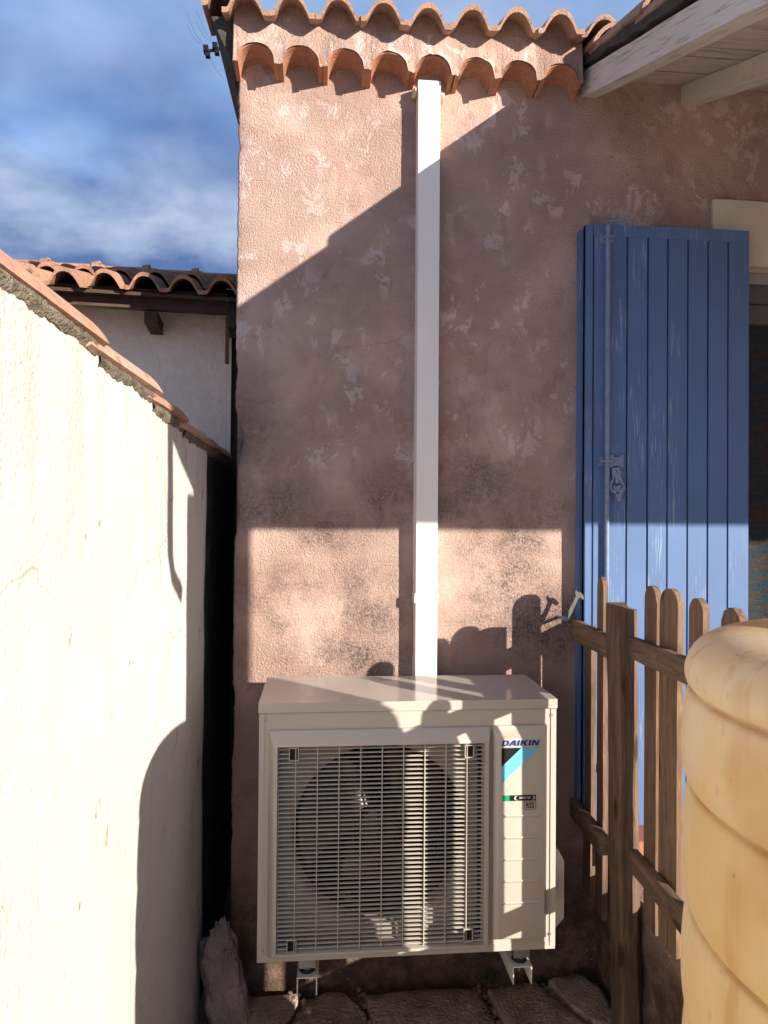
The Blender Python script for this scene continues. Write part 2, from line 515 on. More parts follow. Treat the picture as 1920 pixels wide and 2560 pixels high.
M_WOODR = mat_wood('rail_wood', (0.215, 0.148, 0.104), (0.125, 0.085, 0.06), (0.05, 0.032, 0.02), 'Y')
M_WOODD = mat_wood('dark_old_wood', (0.095, 0.06, 0.045), (0.06, 0.04, 0.03), (0.02, 0.014, 0.01), 'X', False)
M_WOODP = mat_wood('post_wood', (0.175, 0.118, 0.084), (0.10, 0.068, 0.049), (0.03, 0.021, 0.015))
M_WHITEW = mat_paintwood('white_painted_beam', (0.60, 0.56, 0.515), (0.27, 0.22, 0.185), 'Y', 0.44, 0.85, 0.7, (0.25, 0.19, 0.15), 0.6)
M_BOARD = mat_paintwood('white_painted_board', (0.54, 0.50, 0.46), (0.27, 0.22, 0.18), 'X', 0.44, 0.85, 0.75, (0.10, 0.075, 0.06), 0.5)
M_STONE = mat_simple('flagstone', (0.47, 0.355, 0.295), 0.95, 0.1, var=0.5, sc=14, bs=1.0, bd=0.014)
M_STONE2 = mat_simple('upright_stone', (0.36, 0.28, 0.25), 0.95, 0.1, var=0.4, sc=9, bs=0.8, bd=0.02)
M_DIRT = mat_simple('bare_earth', (0.52, 0.44, 0.36), 1.0, 0.05, var=0.5, sc=6, bs=0.9, bd=0.02)
M_TILEF = mat_simple('terrace_tile', (0.42, 0.33, 0.27), 0.7, 0.3, var=0.2, sc=8)
M_SILL = mat_simple('red_sill_tile', (0.36, 0.14, 0.095), 0.6, 0.35, var=0.2, sc=12)
M_LINTEL = mat_simple('cream_lintel', (0.60, 0.54, 0.45), 0.85, 0.2, var=0.15, sc=5, bs=0.3)
M_FRAME = mat_simple('grey_door_frame', (0.33, 0.32, 0.31), 0.5, 0.4)
M_NAVY = mat_simple('navy_print', (0.008, 0.035, 0.20), 0.5, 0.3, var=0.02)
M_CYAN = mat_simple('cyan_print', (0.14, 0.50, 0.78), 0.5, 0.3, var=0.02)
M_INK = mat_simple('black_print', (0.006, 0.006, 0.007), 0.5, 0.3, var=0.02)
M_GREEN = mat_simple('green_print', (0.0, 0.30, 0.16), 0.5, 0.3, var=0.02)
M_SILVER = mat_simple('silver_print', (0.62, 0.62, 0.62), 0.5, 0.3, var=0.02)
M_WEED = mat_simple('weed_leaf', (0.055, 0.085, 0.025), 0.7, 0.3, var=0.4, sc=30)
M_GRAVEL = mat_simple('gravel', (0.36, 0.28, 0.22), 0.95, 0.1, var=0.5, sc=40)

def mat_tank():
    t = NT('yellowed_plastic')
    p = t.local(False)
    c = t.mix(t.step(t.noise(p, 3.6, 4, 0.5), 0.36, 0.66), (0.84, 0.74, 0.55), (0.81, 0.62, 0.34))
    d = t.step(t.noise(t.scale(p, (1, 1, 0.75)), 5.0, 3, 0.5), 0.46, 0.72, 0, 0.62)
    c = t.mix(d, c, (0.62, 0.36, 0.11))
    sk = t.math('MULTIPLY', t.step(t.noise(t.scale(p, (20, 20, 0.25)), 1.5, 3, 0.5), 0.54, 0.70, 0, 0.5), t.step(t.noise(p, 4.0, 3), 0.38, 0.6))
    c = t.mix(sk, c, (0.58, 0.32, 0.10))
    xy = t.n('VectorMath', operation='MULTIPLY'); t.l(p, xy.inputs[0]); xy.inputs[1].default_value = (1, 1, 0)
    rl = t.n('VectorMath', operation='LENGTH'); t.l(xy.outputs[0], rl.inputs[0])
    gz = t.n('SeparateXYZ'); t.l(p, gz.inputs[0])
    gv = t.math('MULTIPLY', t.step(rl.outputs['Value'], 0.3810, 0.3885, 0.62, 0.0), t.step(gz.outputs['Z'], 1.40, 1.43, 1.0, 0.0))
    c = t.mix(t.math('MULTIPLY', gv, t.step(t.noise(p, 9, 4), 0.3, 0.6, 0.45, 1.0)), c, (0.42, 0.22, 0.07))
    dirt = t.step(t.noise(p, 45, 4, 0.6), 0.58, 0.75, 0, 0.25)
    c = t.mix(dirt, c, (0.40, 0.28, 0.16))
    sp = t.step(t.voro(p, 17), 0.035, 0.06, 0.6, 0.0)
    c = t.mix(sp, c, (0.32, 0.17, 0.06))
    t.val(c, t.b.inputs['Base Color'])
    t.b.inputs['Roughness'].default_value = 0.42
    t.b.inputs['Specular IOR Level'].default_value = 0.4
    bu = t.bump(t.math('ADD', t.noise(p, 7, 4), t.math('MULTIPLY', t.noise(p, 60, 3), 0.12)), 0.3, 0.012)
    t.l(bu, t.b.inputs['Normal'])
    tr = t.n('BsdfTranslucent')
    t.l(c, tr.inputs['Color'])
    ms = t.n('MixShader')
    ms.inputs[0].default_value = 0.42
    t.l(t.b.outputs[0], ms.inputs[1]); t.l(tr.outputs[0], ms.inputs[2])
    t.l(ms.outputs[0], t.out.inputs['Surface'])
    return t.m
M_TANK = mat_tank()

def mat_curtain():
    t = NT('woven_door_curtain')
    p = t.local(False)
    c = t.mix(t.step(t.noise(t.scale(p, (3, 1, 16)), 3.2, 6, 0.7, 0.8), 0.42, 0.6), (0.02, 0.042, 0.058), (0.06, 0.04, 0.03))
    wv = t.noise(t.scale(p, (0.2, 1, 1)), 400, 2)
    c = t.mix(t.step(wv, 0.4, 0.65, 0, 0.6), c, (0.012, 0.015, 0.018))
    return t.done(c, 0.95, t.bump(wv, 0.5, 0.002), 0.1)
M_CURT = mat_curtain()

# ------------------------------------------------------------------ constants of the place
YW = 2.455          # facade
XC = -0.292         # its left corner
XG = -0.38          # face of the garden wall
SL = 0.41           # roof slope

# ------------------------------------------------------------------ ground
g = MB()
g.grid(lambda u, v: V(-40 + 80 * u, -40 + 80 * v, 0.0), 8, 8)
tag(g.build('ground', M_DIRT, origin=(0, 0, 0)), kind='structure')

# ------------------------------------------------------------------ pink house
house = empty('stucco_house', (0.6, YW, 0), 'pink stucco house with wavy tile eaves and a blue shutter', 'house')

def wall_pt(u, z):
    """u runs along the skin: negative round the corner, positive along the facade"""
    n1 = noise.noise(V(u * 2.1, z * 2.1, 3.0)) * 0.005 + noise.noise(V(u * 9, z * 9, 8.0)) * 0.0014
    chip = max(0.0, noise.noise(V(0.0, z * 7.0, 5.5)) - 0.12) * 0.045 + abs(noise.noise(V(1.0, z * 34, 2.0))) * 0.007
    if u >= 0:
        k = math.exp(-u / 0.022)
        return V(XC + u + chip * k, YW - n1 + (0.010 + chip * 0.7) * k, z)
    k = math.exp(u / 0.022)
    return V(XC - n1 * 0.5 + (0.008 + chip) * k, YW - u + 0.012, z)
us = [-0.4 + 0.05 * i for i in range(7)] + [-0.06, -0.04, -0.026, -0.015, -0.007, 0.0] + [0.006 * i for i in range(1, 10)]
while us[-1] < 1.79: us.append(us[-1] + 0.0125)
zs = [-0.05 + 0.0125 * j for j in range(int(3.345 / 0.0125) + 1)]
w = MB()
vv = [[w.bm.verts.new(wall_pt(u, z)) for z in zs] for u in us]
for i in range(len(us) - 1):
    for j in range(len(zs) - 1):
        w.bm.faces.new((vv[i][j], vv[i + 1][j], vv[i + 1][j + 1], vv[i][j + 1]))
w.build('wall', M_PINK, house, smooth=True, origin=(0.6, YW, 0), fix=False)
w = MB()
w.box(XC + 0.006, 1.47, YW + 0.03, 6.0, -0.05, 3.20)             # the body of the house behind the render
w.box(1.47, 5.0, YW + 0.32, 6.0, -0.05, 3.20)
w.build('wall_core', M_PINK, house)
w = MB()
w.grid(lambda u, v: V(1.488 + 3.4 * u, YW + noise.noise(V(u * 6, v * 4, 0)) * 0.003, 2.583 + 0.70 * v), 60, 20)
w.grid(lambda u, v: V(2.45 + 2.4 * u, YW + noise.noise(V(u * 6, v * 4, 0)) * 0.003, 0.45 + 2.14 * v), 30, 20)
w.build('wall_above_door', M_PINK, house, smooth=True)
w = MB().box(1.480, 1.489, YW - 0.001, YW + 0.30, 0.45, 2.60).box(2.44, 2.45, YW, YW + 0.3, 0.45, 2.6)
w.build('door_reveal', M_LINTEL, house)

# cream lintel block over the door, proud of the render
li = MB().box(1.419, 2.50, YW - 0.016, YW + 0.05, 2.587, 2.826)
bmesh.ops.subdivide_edges(li.bm, edges=li.bm.edges[:], cuts=14, use_grid_fill=True)
li.jitter(0.004, 9)
li.build('lintel', M_LINTEL, house, smooth=50)

# door: grey head frame, dark screen, woven curtain
door = MB().box(1.489, 2.44, YW + 0.05, YW + 0.10, 2.545, 2.586).build('door', M_FRAME, house)
MB().box(1.489, 2.44, YW + 0.06, YW + 0.12, 2.475, 2.542).box(1.489, 2.44, YW + 0.07, YW + 0.115, 2.40, 2.472).bevel(0.004).build('door_head', mat_simple('dark_frame', (0.10, 0.095, 0.09), 0.5, 0.4), door)
cu = MB()
cu.grid(lambda u, v: V(1.492 + 0.945 * u, YW + 0.095 + 0.006 * math.sin(u * 40) * (1 - v * .6), 0.59 + 1.82 * v), 120, 6)
cu.build('curtain', M_CURT, door, smooth=True)
MB().box(1.489, 2.44, YW + 0.20, YW + 0.22, 0.55, 2.59).build('door_panel', M_DARK, door)
MB().box(0.985, 2.5, 2.27, YW + 0.25, 0.505, 0.585).bevel(0.006).build('door_sill', M_SILL, house)

# --- lower eave row (arched tiles set in render)
PITCH = 0.1495
NAR = 8
X0A = -0.300
ZA = 3.176
RI = 0.0585
arch = MB()
TH = 0.0155
N = 14
for y0, y1 in ((2.368, 2.462),):
    ring = []
    for k in range(N + 1):
        a = math.pi * k / N
        ring.append((math.cos(a), math.sin(a)))
    prof_o = [((RI + TH) * c, (RI + TH) * s * 0.94) for c, s in ring]
    prof_i = [(RI * c, RI * s * 0.92) for c, s in ring]
    prof = [(RI + TH, -0.004)] + prof_o + [(-RI - TH, -0.004), (-RI, -0.004)] + prof_i[::-1] + [(RI, -0.004)]
    M2 = len(prof_o)
    fo = [arch.bm.verts.new((a, y0, b)) for a, b in prof]
    ba = [arch.bm.verts.new((a, y1, b - 0.012)) for a, b in prof]
    n = len(prof)
    for i in range(n):
        arch.bm.faces.new((fo[i], fo[(i + 1) % n], ba[(i + 1) % n], ba[i]))
    for i in range(M2 + 1):
        arch.bm.faces.new((fo[i], fo[i + 1], fo[n - 2 - i], fo[(n - 1 - i)]))
me0 = None
for k in range(NAR):
    cx = X0A + PITCH * (k + 0.5)
    if me0 is None:
        o = arch.build('eave_tile', M_TERRA, house, origin=(0, 2.41, 0), smooth=35)
        me0 = o.data
        o.location = V(cx, 2.41, ZA) - wloc(house)
    else:
        place('eave_tile', me0, (cx + random.uniform(-.002, .002), 2.41 + random.uniform(-.004, .004), ZA + random.uniform(-.003, .003)), house, (R(random.uniform(-1, 1)), R(random.uniform(-1.5, 1.5)), 0))
# underside rise of the wave tiles, one pitch
def wave(x):
    x = (x / PITCH) % 1.0
    d = abs(x - 0.5) / 0.38
    if d >= 1: return 0.0
    return 0.056 * (1 - d ** 2.3) ** 1.05
ZU = 3.290                                             # underside of the upper row at its channels, at its front edge
YU = 2.308
band = MB()
def arch_top(x):
    t = ((x - X0A) / PITCH) % 1.0
    dx = (t - 0.5) * PITCH
    r = RI + 0.0025
    if abs(dx) >= r: return ZA - 0.010 + 0.005 * noise.noise(V(x * 40, 0, 0))
    return ZA + 0.93 * math.sqrt(r * r - dx * dx)
XE = X0A + PITCH * NAR
nx = NAR * 40
cols = []
for i in range(nx + 1):
    x = X0A - 0.002 + (XE - X0A + 0.004) * i / nx
    zb = arch_top(x)
    zt = ZU + 0.035 + wave(x - X0A + 0.028)
    col = []
    for j in range(9):
        v = j / 8
        z = zb + (zt - zb) * v
        rough = noise.noise(V(x * 30, z * 30, 4)) * 0.004 + noise.noise(V(x * 90, z * 90, 7)) * 0.002
        y = 2.3635 + 0.012 * v - rough * (1.3 - v * .6) - 0.004 * math.exp(-v * 6)
        if i == 0: y += 0.01
        col.append(band.bm.verts.new((x, y, z)))
    col.append(band.bm.verts.new((x, 2.47, zt)))
    cols.append(col)
for a, b in zip(cols, cols[1:]):
    for j in range(9):
        band.bm.faces.new((a[j], b[j], b[j + 1], a[j + 1]))
for j in range(0):
    pass
# left return of the band
lc = cols[0]
bk = [band.bm.verts.new((XC - 0.006, 2.75, v.co.z)) for v in lc]
for j in range(9):
    band.bm.faces.new((lc[j], lc[j + 1], bk[j + 1], bk[j]))
band.build('eave_band', M_PINK, house, smooth=60, origin=(0.6, YW, 3.1), fix=False)

# --- wave profile roof tiles
def wave_tile(L=0.40, th=0.0155, n=24):
    b = MB()
    rows = []
    for y, k in ((0.0, 1.0), (L * .5, 0.97), (L, 0.94)):
        top, bot = [], []
        for i in range(n + 1):
            x = PITCH * 1.06 * i / n
            zz = wave(x - 0.0) * k
            e = 0.0
            top.append(b.bm.verts.new((x, y, zz + th))); bot.append(b.bm.verts.new((x, y, zz + e)))
        rows.append((top, bot))
    for (ta, ba_), (tb, bb) in zip(rows, rows[1:]):
        for i in range(n):
            b.bm.faces.new((ta[i], ta[i + 1], tb[i + 1], tb[i]))
            b.bm.faces.new((ba_[i + 1], ba_[i], bb[i], bb[i + 1]))
        b.bm.faces.new((ta[0], tb[0], bb[0], ba_[0]))
        b.bm.faces.new((tb[n], ta[n], ba_[n], bb[n]))
    for top, bot in (rows[0], rows[-1]):
        for i in range(n):
            b.bm.faces.new((top[i], bot[i], bot[i + 1], top[i + 1]))
    return b
wt = wave_tile().build('roof_tile', M_ROOF, house, origin=(0, 0, 0), smooth=40)
wt.location = V(0, 0, 0) - wloc(house)
first = True
XT0 = X0A - 0.028
sl_a = math.atan(SL)
for row in range(3):
    for k in range(9):
        x = XT0 + PITCH * k + random.uniform(-.003, .003)
        s = row * 0.33
        p = V(x, YU + s * math.cos(sl_a) + random.uniform(-.006, .006), ZU + s * math.sin(sl_a) + 0.018 * row + random.uniform(-.003, .003))
        rt = (sl_a - 0.03 + R(random.uniform(-1.6, 1.6)), R(random.uniform(-2.2, 2.2)), R(random.uniform(-1.6, 1.6)))
        if first:
            first = False
            wt.location = p - wloc(house); wt.rotation_euler = rt
        else:
            place('roof_tile', wt.data, p, house, rt)
# roof deck behind the tiles
rd = MB()
rd.hexa([(XC, 2.42, ZU + .02), (5, 2.42, ZU + .02), (5, 6.0, ZU + 3.63 * SL), (XC, 6.0, ZU + 3.63 * SL),
         (XC, 2.42, ZU + .032), (5, 2.42, ZU + .032), (5, 6.0, ZU + 3.63 * SL + .03), (XC, 6.0, ZU + 3.63 * SL + .03)])
rd.build('roof_deck', M_MORTAR, house)
# gable return: arched tiles and verge tiles running back along the left side
for k in range(1, 5):
    place('eave_tile', me0, (XC + 0.030, 2.45 + 0.075 + PITCH * k, ZA), house, (0, 0, R(90)))
for k in range(4):
    place('roof_tile', wt.data, (XC - 0.105, 2.335 + 0.36 * k, ZU + 0.035 + 0.36 * k * SL), house, (sl_a, R(-10), R(0)))
sb = MB().hexa([(XC - .020, 2.40, ZA + .02), (XC + .01, 2.40, ZA + .02), (XC + .01, 3.6, ZA + .02), (XC - .020, 3.6, ZA + .02),
                (XC - .085, 2.40, ZU + .045), (XC + .01, 2.40, ZU + .06), (XC + .01, 3.6, ZU + .5), (XC - .085, 3.6, ZU + .5)])
sb.build('gable_band', M_SLOT, house)  # unlit gable side: its shade is put into the dark colour

# --- blue shutter folded back on the facade
SX0, SX1, SZ0, SZ1 = 0.921, 1.526, 0.574, 2.695
YS = 2.393
sh = MB().box(SX0 + 0.004, SX1 - 0.003, YS + 0.013, YS + 0.030, SZ0, SZ1).build('shutter', M_BLUED, house)
tag(sh, 'blue boarded shutter with iron rod and latch')
MB().box(SX0 - 0.008, SX1 - 0.02, YS + 0.032, YS + 0.0605, SZ0 + 0.004, SZ1 - 0.012).bevel(0.003).build('rear_leaf', M_BLUE, sh)
MB().box(SX0 + 0.004, 0.9485, YS + 0.001, YS + 0.030, SZ0, SZ1 - 0.004).bevel(0.003).build('stile', M_BLUE, sh)
MB().box(0.951, SX1, YS, YS + 0.0135, 2.653, SZ1).bevel(0.002).build('top_rail', M_BLUE, sh)
ex = [0.951, 0.999, 1.074, 1.150, 1.223, 1.298, 1.373, 1.448, SX1]
for a, b in zip(ex, ex[1:]):
    MB().box(a + 0.0034, b - 0.0034 if b < SX1 else b, YS + random.uniform(-.0008, .0008), YS + 0.0135, SZ0, 2.6525).bevel(0.0028, 2).build('plank', M_BLUE, sh)
rx = 0.997
rod = MB().tube([(rx, YS - 0.014, 0.60), (rx, YS - 0.014, 2.686)], 0.0085, 12)
rod.tube([(rx, YS - 0.014, 2.686), (rx + 0.004, YS - 0.013, 2.703), (rx + 0.03, YS - 0.010, 2.707), (rx + 0.079, YS - 0.004, 2.709)], [0.0085, 0.007, 0.005, 0.004], 10)
rod.build('rod', M_BLUEM, sh, smooth=50)
for zc in (2.643, 1.859, 0.79):
    gd = MB().box(rx - 0.026, rx + 0.026, YS - 0.003, YS - 0.0003, zc - 0.016, zc + 0.016).bevel(0.002)
    gd.tube([(rx - 0.012, YS - 0.001, zc), (rx - 0.011, YS - 0.020, zc), (rx, YS - 0.026, zc), (rx + 0.011, YS - 0.020, zc), (rx + 0.012, YS - 0.001, zc)], 0.004, 8)
    gd.build('rod_guide', M_BLUEM, sh, smooth=50)
# rod catch: plate and pierced handle
pl = MB()
pl.tube([(rx - 0.022, YS - 0.018, 1.859), (rx + 0.018, YS - 0.024, 1.859)], 0.0042, 10)
pl.tube([(rx - 0.028, YS - 0.018, 1.859), (rx - 0.019, YS - 0.018, 1.859)], 0.0075, 10)
pl.build('pin', M_BLUEM, sh, smooth=50)
shape2d('latch_plate', [[(0, 0), (.011, 0), (.013, .008), (.016, .006), (.037, .006), (.041, 0), (.050, 0), (.050, .044), (.040, .044), (.037, .036), (.016, .036), (.013, .043), (0, .043)]],
        M_BLUEM, sh, (rx + 0.010, YS - 0.010, 1.838), (1, 0, 0), (0, 0, 1), 0.006)
MB().tube([(rx + 0.033, YS - 0.017, 1.859), (rx + 0.033, YS - 0.011, 1.859)], 0.0055, 12).build('rivet', M_BLUEM, sh, smooth=50)
outl = [(-.014, .0), (-.015, -.016), (-.011, -.036), (-.022, -.055), (-.024, -.068), (-.018, -.082), (-.004, -.090), (.0, -.098), (-.002, -.106), (.004, -.115), (.012, -.118), (.021, -.111), (.021, -.101),
        (.018, -.094), (.025, -.084), (.034, -.073), (.033, -.060), (.024, -.048), (.017, -.030), (.015, -.010), (.010, 0.002)]
holeA = [(-.004, -.026), (-.007, -.040), (-.015, -.057), (-.016, -.068), (-.011, -.077), (-.003, -.078), (-.010, -.072), (-.011, -.064), (-.004, -.061), (.001, -.066), (.008, -.062), (.016, -.060), (.018, -.068), (.010, -.075), (.019, -.074), (.025, -.067), (.024, -.058), (.014, -.050), (.008, -.036), (.006, -.025), (.008, -.044), (.011, -.052), (.004, -.056), (-.003, -.050), (-.002, -.040)]
holeB = [(.002 - .003, -.007), (.002, -.006), (.004, -.014), (.001, -.016)]
holeC = [(.006 + .0055 * math.cos(a), -.087 + .0055 * math.sin(a)) for a in [2 * math.pi * i / 6 for i in range(6)]]
shape2d('catch_handle', [outl, holeA, holeB, holeC], M_BLUEM, sh, (rx + 0.033, YS - 0.012, 1.836), (1, 0, 0), (0, 0, 1), 0.005)
MB().tube([(rx + 0.044, YS - 0.018, 1.729), (rx + 0.044, YS - 0.012, 1.729)], 0.003, 10).build('rivet', M_STEEL, sh, smooth=50)

# ------------------------------------------------------------------ porch roof on white beams
porch = empty('porch_roof', (1.0, YW, 3.2), 'porch roof of white painted beams and boards beside the blue shutter', 'porch')
YE = 0.56
def zr(y, z0):                      # height of a roof layer at depth y
    return z0 - SL * (YW - y)
def slope_bar(x0, x1, ya, yb, zlo, zhi):
    b = MB()
    b.hexa([(x0, ya, zr(ya, zlo)), (x1, ya, zr(ya, zlo)), (x1, yb, zr(yb, zlo)), (x0, yb, zr(yb, zlo)),
            (x0, ya, zr(ya, zhi)), (x1, ya, zr(ya, zhi)), (x1, yb, zr(yb, zhi)), (x0, yb, zr(yb, zhi))])
    return b
for i, x in enumerate((0.925, 1.303, 1.70, 2.10, 2.50, 2.90, 3.3)):
    b = slope_bar(x, x + (0.056 if i == 0 else 0.06), YE + 0.05, YW + 0.01, 3.176 if i == 0 else 3.171, 3.268 if i == 0 else 3.243)
    bmesh.ops.subdivide_edges(b.bm, edges=[e for e in b.bm.edges if abs((e.verts[0].co - e.verts[1].co).y) > 0.5], cuts=40)
    b.jitter(0.0022, 6)
    b.build('beam', M_WHITEW, porch)
nb = 19
bw = (YW + 0.02 - YE) / nb
for k in range(nb):
    y1 = YW + 0.02 - k * bw
    y0 = y1 - bw + 0.003
    dz = random.uniform(-0.0025, 0.0025)
    b = slope_bar(0.982, 3.66, y0, y1, 3.2445 + dz, 3.262 + dz)
    b.build('board', M_BOARD, porch)
slope_bar(0.955, 3.70, YE, YW + 0.02, 3.270, 3.284).build('roof_felt', M_SLOT, porch)
# verge: mortar bed and overlapping barrel tiles seen from below
mo = slope_bar(0.915, 0.975, YE, YW - 0.02, 3.2835, 3.312)
bmesh.ops.subdivide_edges(mo.bm, edges=mo.bm.edges[:], cuts=30, use_grid_fill=True)
mo.jitter(0.012, 22)
mo.build('verge_mortar', M_SLOT, porch)
def barrel_tile(r0, r1, L, th=0.013, half=R(80), n=12, rise=1.0):
    b = MB()
    rows = []
    for y, r in ((0, r0), (L, r1)):
        o_, i_ = [], []
        for k in range(n + 1):
            a = -half + 2 * half * k / n
            o_.append(b.bm.verts.new((r * math.sin(a), y, r * rise * (math.cos(a) - math.cos(half)))))
            i_.append(b.bm.verts.new(((r - th) * math.sin(a), y, r * rise * (math.cos(a) - math.cos(half)) - th * math.cos(a) * rise)))
        rows.append((o_, i_))
    (oa, ia), (ob, ib) = rows
    for k in range(n):
        b.bm.faces.new((oa[k], oa[k + 1], ob[k + 1], ob[k]))
        b.bm.faces.new((ia[k + 1], ia[k], ib[k], ib[k + 1]))
        b.bm.faces.new((ia[k], ia[k + 1], oa[k + 1], oa[k]))
        b.bm.faces.new((ob[k], ob[k + 1], ib[k + 1], ib[k]))
    for k in (0, n):
        b.bm.faces.new((oa[k], ob[k], ib[k], ia[k]) if k == 0 else (ob[k], oa[k], ia[k], ib[k]))
    return b
vt = barrel_tile(0.085, 0.07, 0.44).build('verge_tile', M_ROOF, porch, origin=(0, 0, 0), smooth=40)
for k in range(6):
    y = YE - 0.05 + k * 0.355
    p = V(0.985, y, zr(y, 3.312) + 0.012)
    rt = (math.atan(SL) - 0.04, R(random.uniform(-2, 2)), R(random.uniform(-1, 1)))
    if k == 0:
        vt.location = p - wloc(porch); vt.rotation_euler = rt
    else:
        place('verge_tile', vt.data, p, porch, rt)
for c in range(17):
    for k in range(6):
        y = YE - 0.05 + k * 0.355
        place('roof_tile', wt.data, (1.08 + c * PITCH, y, zr(y, 3.292) + 0.01), porch, (math.atan(SL) - 0.03, 0, R(random.uniform(-.6, .6))))
# eave board, gutter spout and masonry pillar carrying the front of the roof
slope_bar(0.925, 3.70, YE - 0.012, YE + 0.012, 3.176, 3.28).build('eave_board', M_WHITEW, porch)
sp = MB().tube([(0.955, YE - 0.05, 2.47), (0.955, YE - 0.05, 2.10), (0.97, YE - 0.03, 2.05), (1.04, YE + 0.035, 2.015)], 0.026, 12)
sp.build('downspout', M_WHITEMETAL, porch, smooth=60)
MB().box(1.275, 1.535, 0.43, 0.69, 0, 2.40).bevel(0.01).build('pillar', M_PINK, porch)

# ------------------------------------------------------------------ cable duct
duct = empty('cable_duct', (0.366, YW, 1.1), 'white plastic cable duct running down the pink wall to the air conditioner', 'duct')
dd = MB().hexa([(0.332, 2.400, 1.10), (0.406, 2.400, 1.10), (0.408, 2.4515, 1.10), (0.330, 2.4515, 1.10),
                (0.328, 2.400, 3.118), (0.403, 2.400, 3.118), (0.405, 2.4515, 3.118), (0.326, 2.4515, 3.118)])
dd.bevel(0.008, 3).build('duct_cover', M_DUCT, duct, smooth=40)
MB().box(0.3265, 0.4045, 2.398, 2.452, 3.119, 3.166).bevel(0.009, 3).build('end_cap', M_DUCT, duct, smooth=40)
MB().box(0.3265, 0.4100, 2.3955, 2.452, 1.365, 1.397).bevel(0.004, 2).build('joint_collar', M_DUCT, duct, smooth=40)
MB().box(0.328, 0.405, 2.4525, 2.458, 1.10, 3.11).build('duct_base', M_DUCT, duct)
for x, z in ((0.318, 3.135), (0.412, 3.125)):
    f = MB()
    bmesh.ops.create_icosphere(f.bm, subdivisions=3, radius=0.016, matrix=Matrix.Translation((x, 2.425, z)) @ Matrix.Diagonal((.6, 1.3, 1, 1)))
    f.jitter(0.006, 60)
    f.build('filler_blob', M_FOAM, duct, smooth=True)

# ------------------------------------------------------------------ air conditioner
AX0, AX1, AY0, AY1, AZ0, AZ1 = -0.162, 0.700, 2.045, 2.365, 0.396, 1.120
ac = empty('air_conditioner', (0.272, 2.2, AZ0), 'beige outdoor air conditioner unit with a slatted fan grille on the pink wall', 'air conditioner')
ox0, ox1, oz0, oz1 = -0.108, 0.481, 0.425, 1.001           # grille opening
cs = MB()
zt = 1.093
t_ = 0.004
# front skin around the opening, sides, back, floor
cs.box(AX0, ox0, AY0, AY0 + t_, AZ0, zt).box(ox1, AX1, AY0, AY0 + t_, AZ0, zt)
cs.box(ox0, ox1, AY0, AY0 + t_, AZ0, oz0).box(ox0, ox1, AY0, AY0 + t_, oz1, zt)
cs.build('front_panel', M_AC, ac)
def rounded_side(x, sgn):
    b = MB()
    b.box(x, x + sgn * 0.010, AY0 - 0.004, AY1, AZ0, zt)
    b.bevel(0.0045, 3)
    return b
s1 = MB().box(AX0 - 0.004, AX0 + 0.012, AY0 - 0.003, AY1, AZ0, zt).bevel(0.006, 3).build('side_panel', M_AC, ac, smooth=40)
s2 = MB().box(AX1 - 0.012, AX1 + 0.004, AY0 - 0.003, AY1, AZ0, zt).bevel(0.006, 3).build('side_panel', M_AC, ac, smooth=40)
MB().box(AX0 - 0.004, AX1 + 0.004, AY0 - 0.001, AY1 - 0.002, AZ0 - 0.010, AZ0 + 0.012).bevel(0.004, 2).build('base_pan', M_AC, ac, smooth=40)
MB().box(AX0 - 0.006, AX1 + 0.006, AY0 - 0.007, AY1 + 0.003, 1.0955, AZ1 + 0.003).bevel(0.0085, 3).build('lid', M_LID, ac, smooth=40)
MB().box(AX0 + .02, AX1 - .02, AY1 - 0.012, AY1 - 0.004, AZ0 + .01, zt - .005).build('back_panel', M_DARK, ac)
MB().box(0.485, 0.489, AY0 + 0.006, AY1 - 0.02, AZ0 + 0.014, zt - 0.002).build('partition', M_DARK, ac)
# condenser coil behind the fan
co = MB()
for i in range(60):
    x = -0.145 + i * 0.0105
    co.box(x, x + 0.0012, 2.330, 2.350, AZ0 + 0.02, 1.08)
co = co.build('coil_fins', M_FIN, ac)
co['kind'] = 'stuff'
# bell mouth plate with a round throat
FX, FZ, FR = 0.190, 0.712, 0.272
bmz = MB()
n = 64
ringpts = []
for k in range(n):
    a = 2 * math.pi * k / n
    c, s = math.cos(a), math.sin(a)
    t1 = min((ox1 + 0.001 - FX) / c if c > 1e-6 else 9, (ox0 - 0.02 - FX) / c if c < -1e-6 else 9, (oz1 + .03 - FZ) / s if s > 1e-6 else 9, (oz0 - .012 - FZ) / s if s < -1e-6 else 9)
    ro = max(t1, FR + 0.002)
    row = [(ro, 2.105), (FR + 0.004, 2.105), (FR - 0.004, 2.110), (FR - 0.010, 2.122), (FR - 0.012, 2.150)]
    ringpts.append([bmz.bm.verts.new((FX + r * c, y, FZ + r * s)) for r, y in row])
for k in range(n):
    a, b = ringpts[k], ringpts[(k + 1) % n]
    for j in range(4):
        bmz.bm.faces.new((a[j], b[j], b[j + 1], a[j + 1]))
bmz.build('bell_mouth', mat_simple('shaded_shroud', (0.27, 0.245, 0.22), 0.6, 0.3, var=0.1), ac, smooth=45)  # casing beige darkened, the shade behind the slats is in the colour
thr = MB().tube([(FX, 2.151, FZ), (FX, 2.235, FZ)], FR - 0.0125, 64, cap=False)
thr.build('throat', M_DARK, ac, smooth=60)
M_BLADE = mat_simple('gloss_black_blade', (0.010, 0.010, 0.011), 0.16, 0.6, var=0.2)
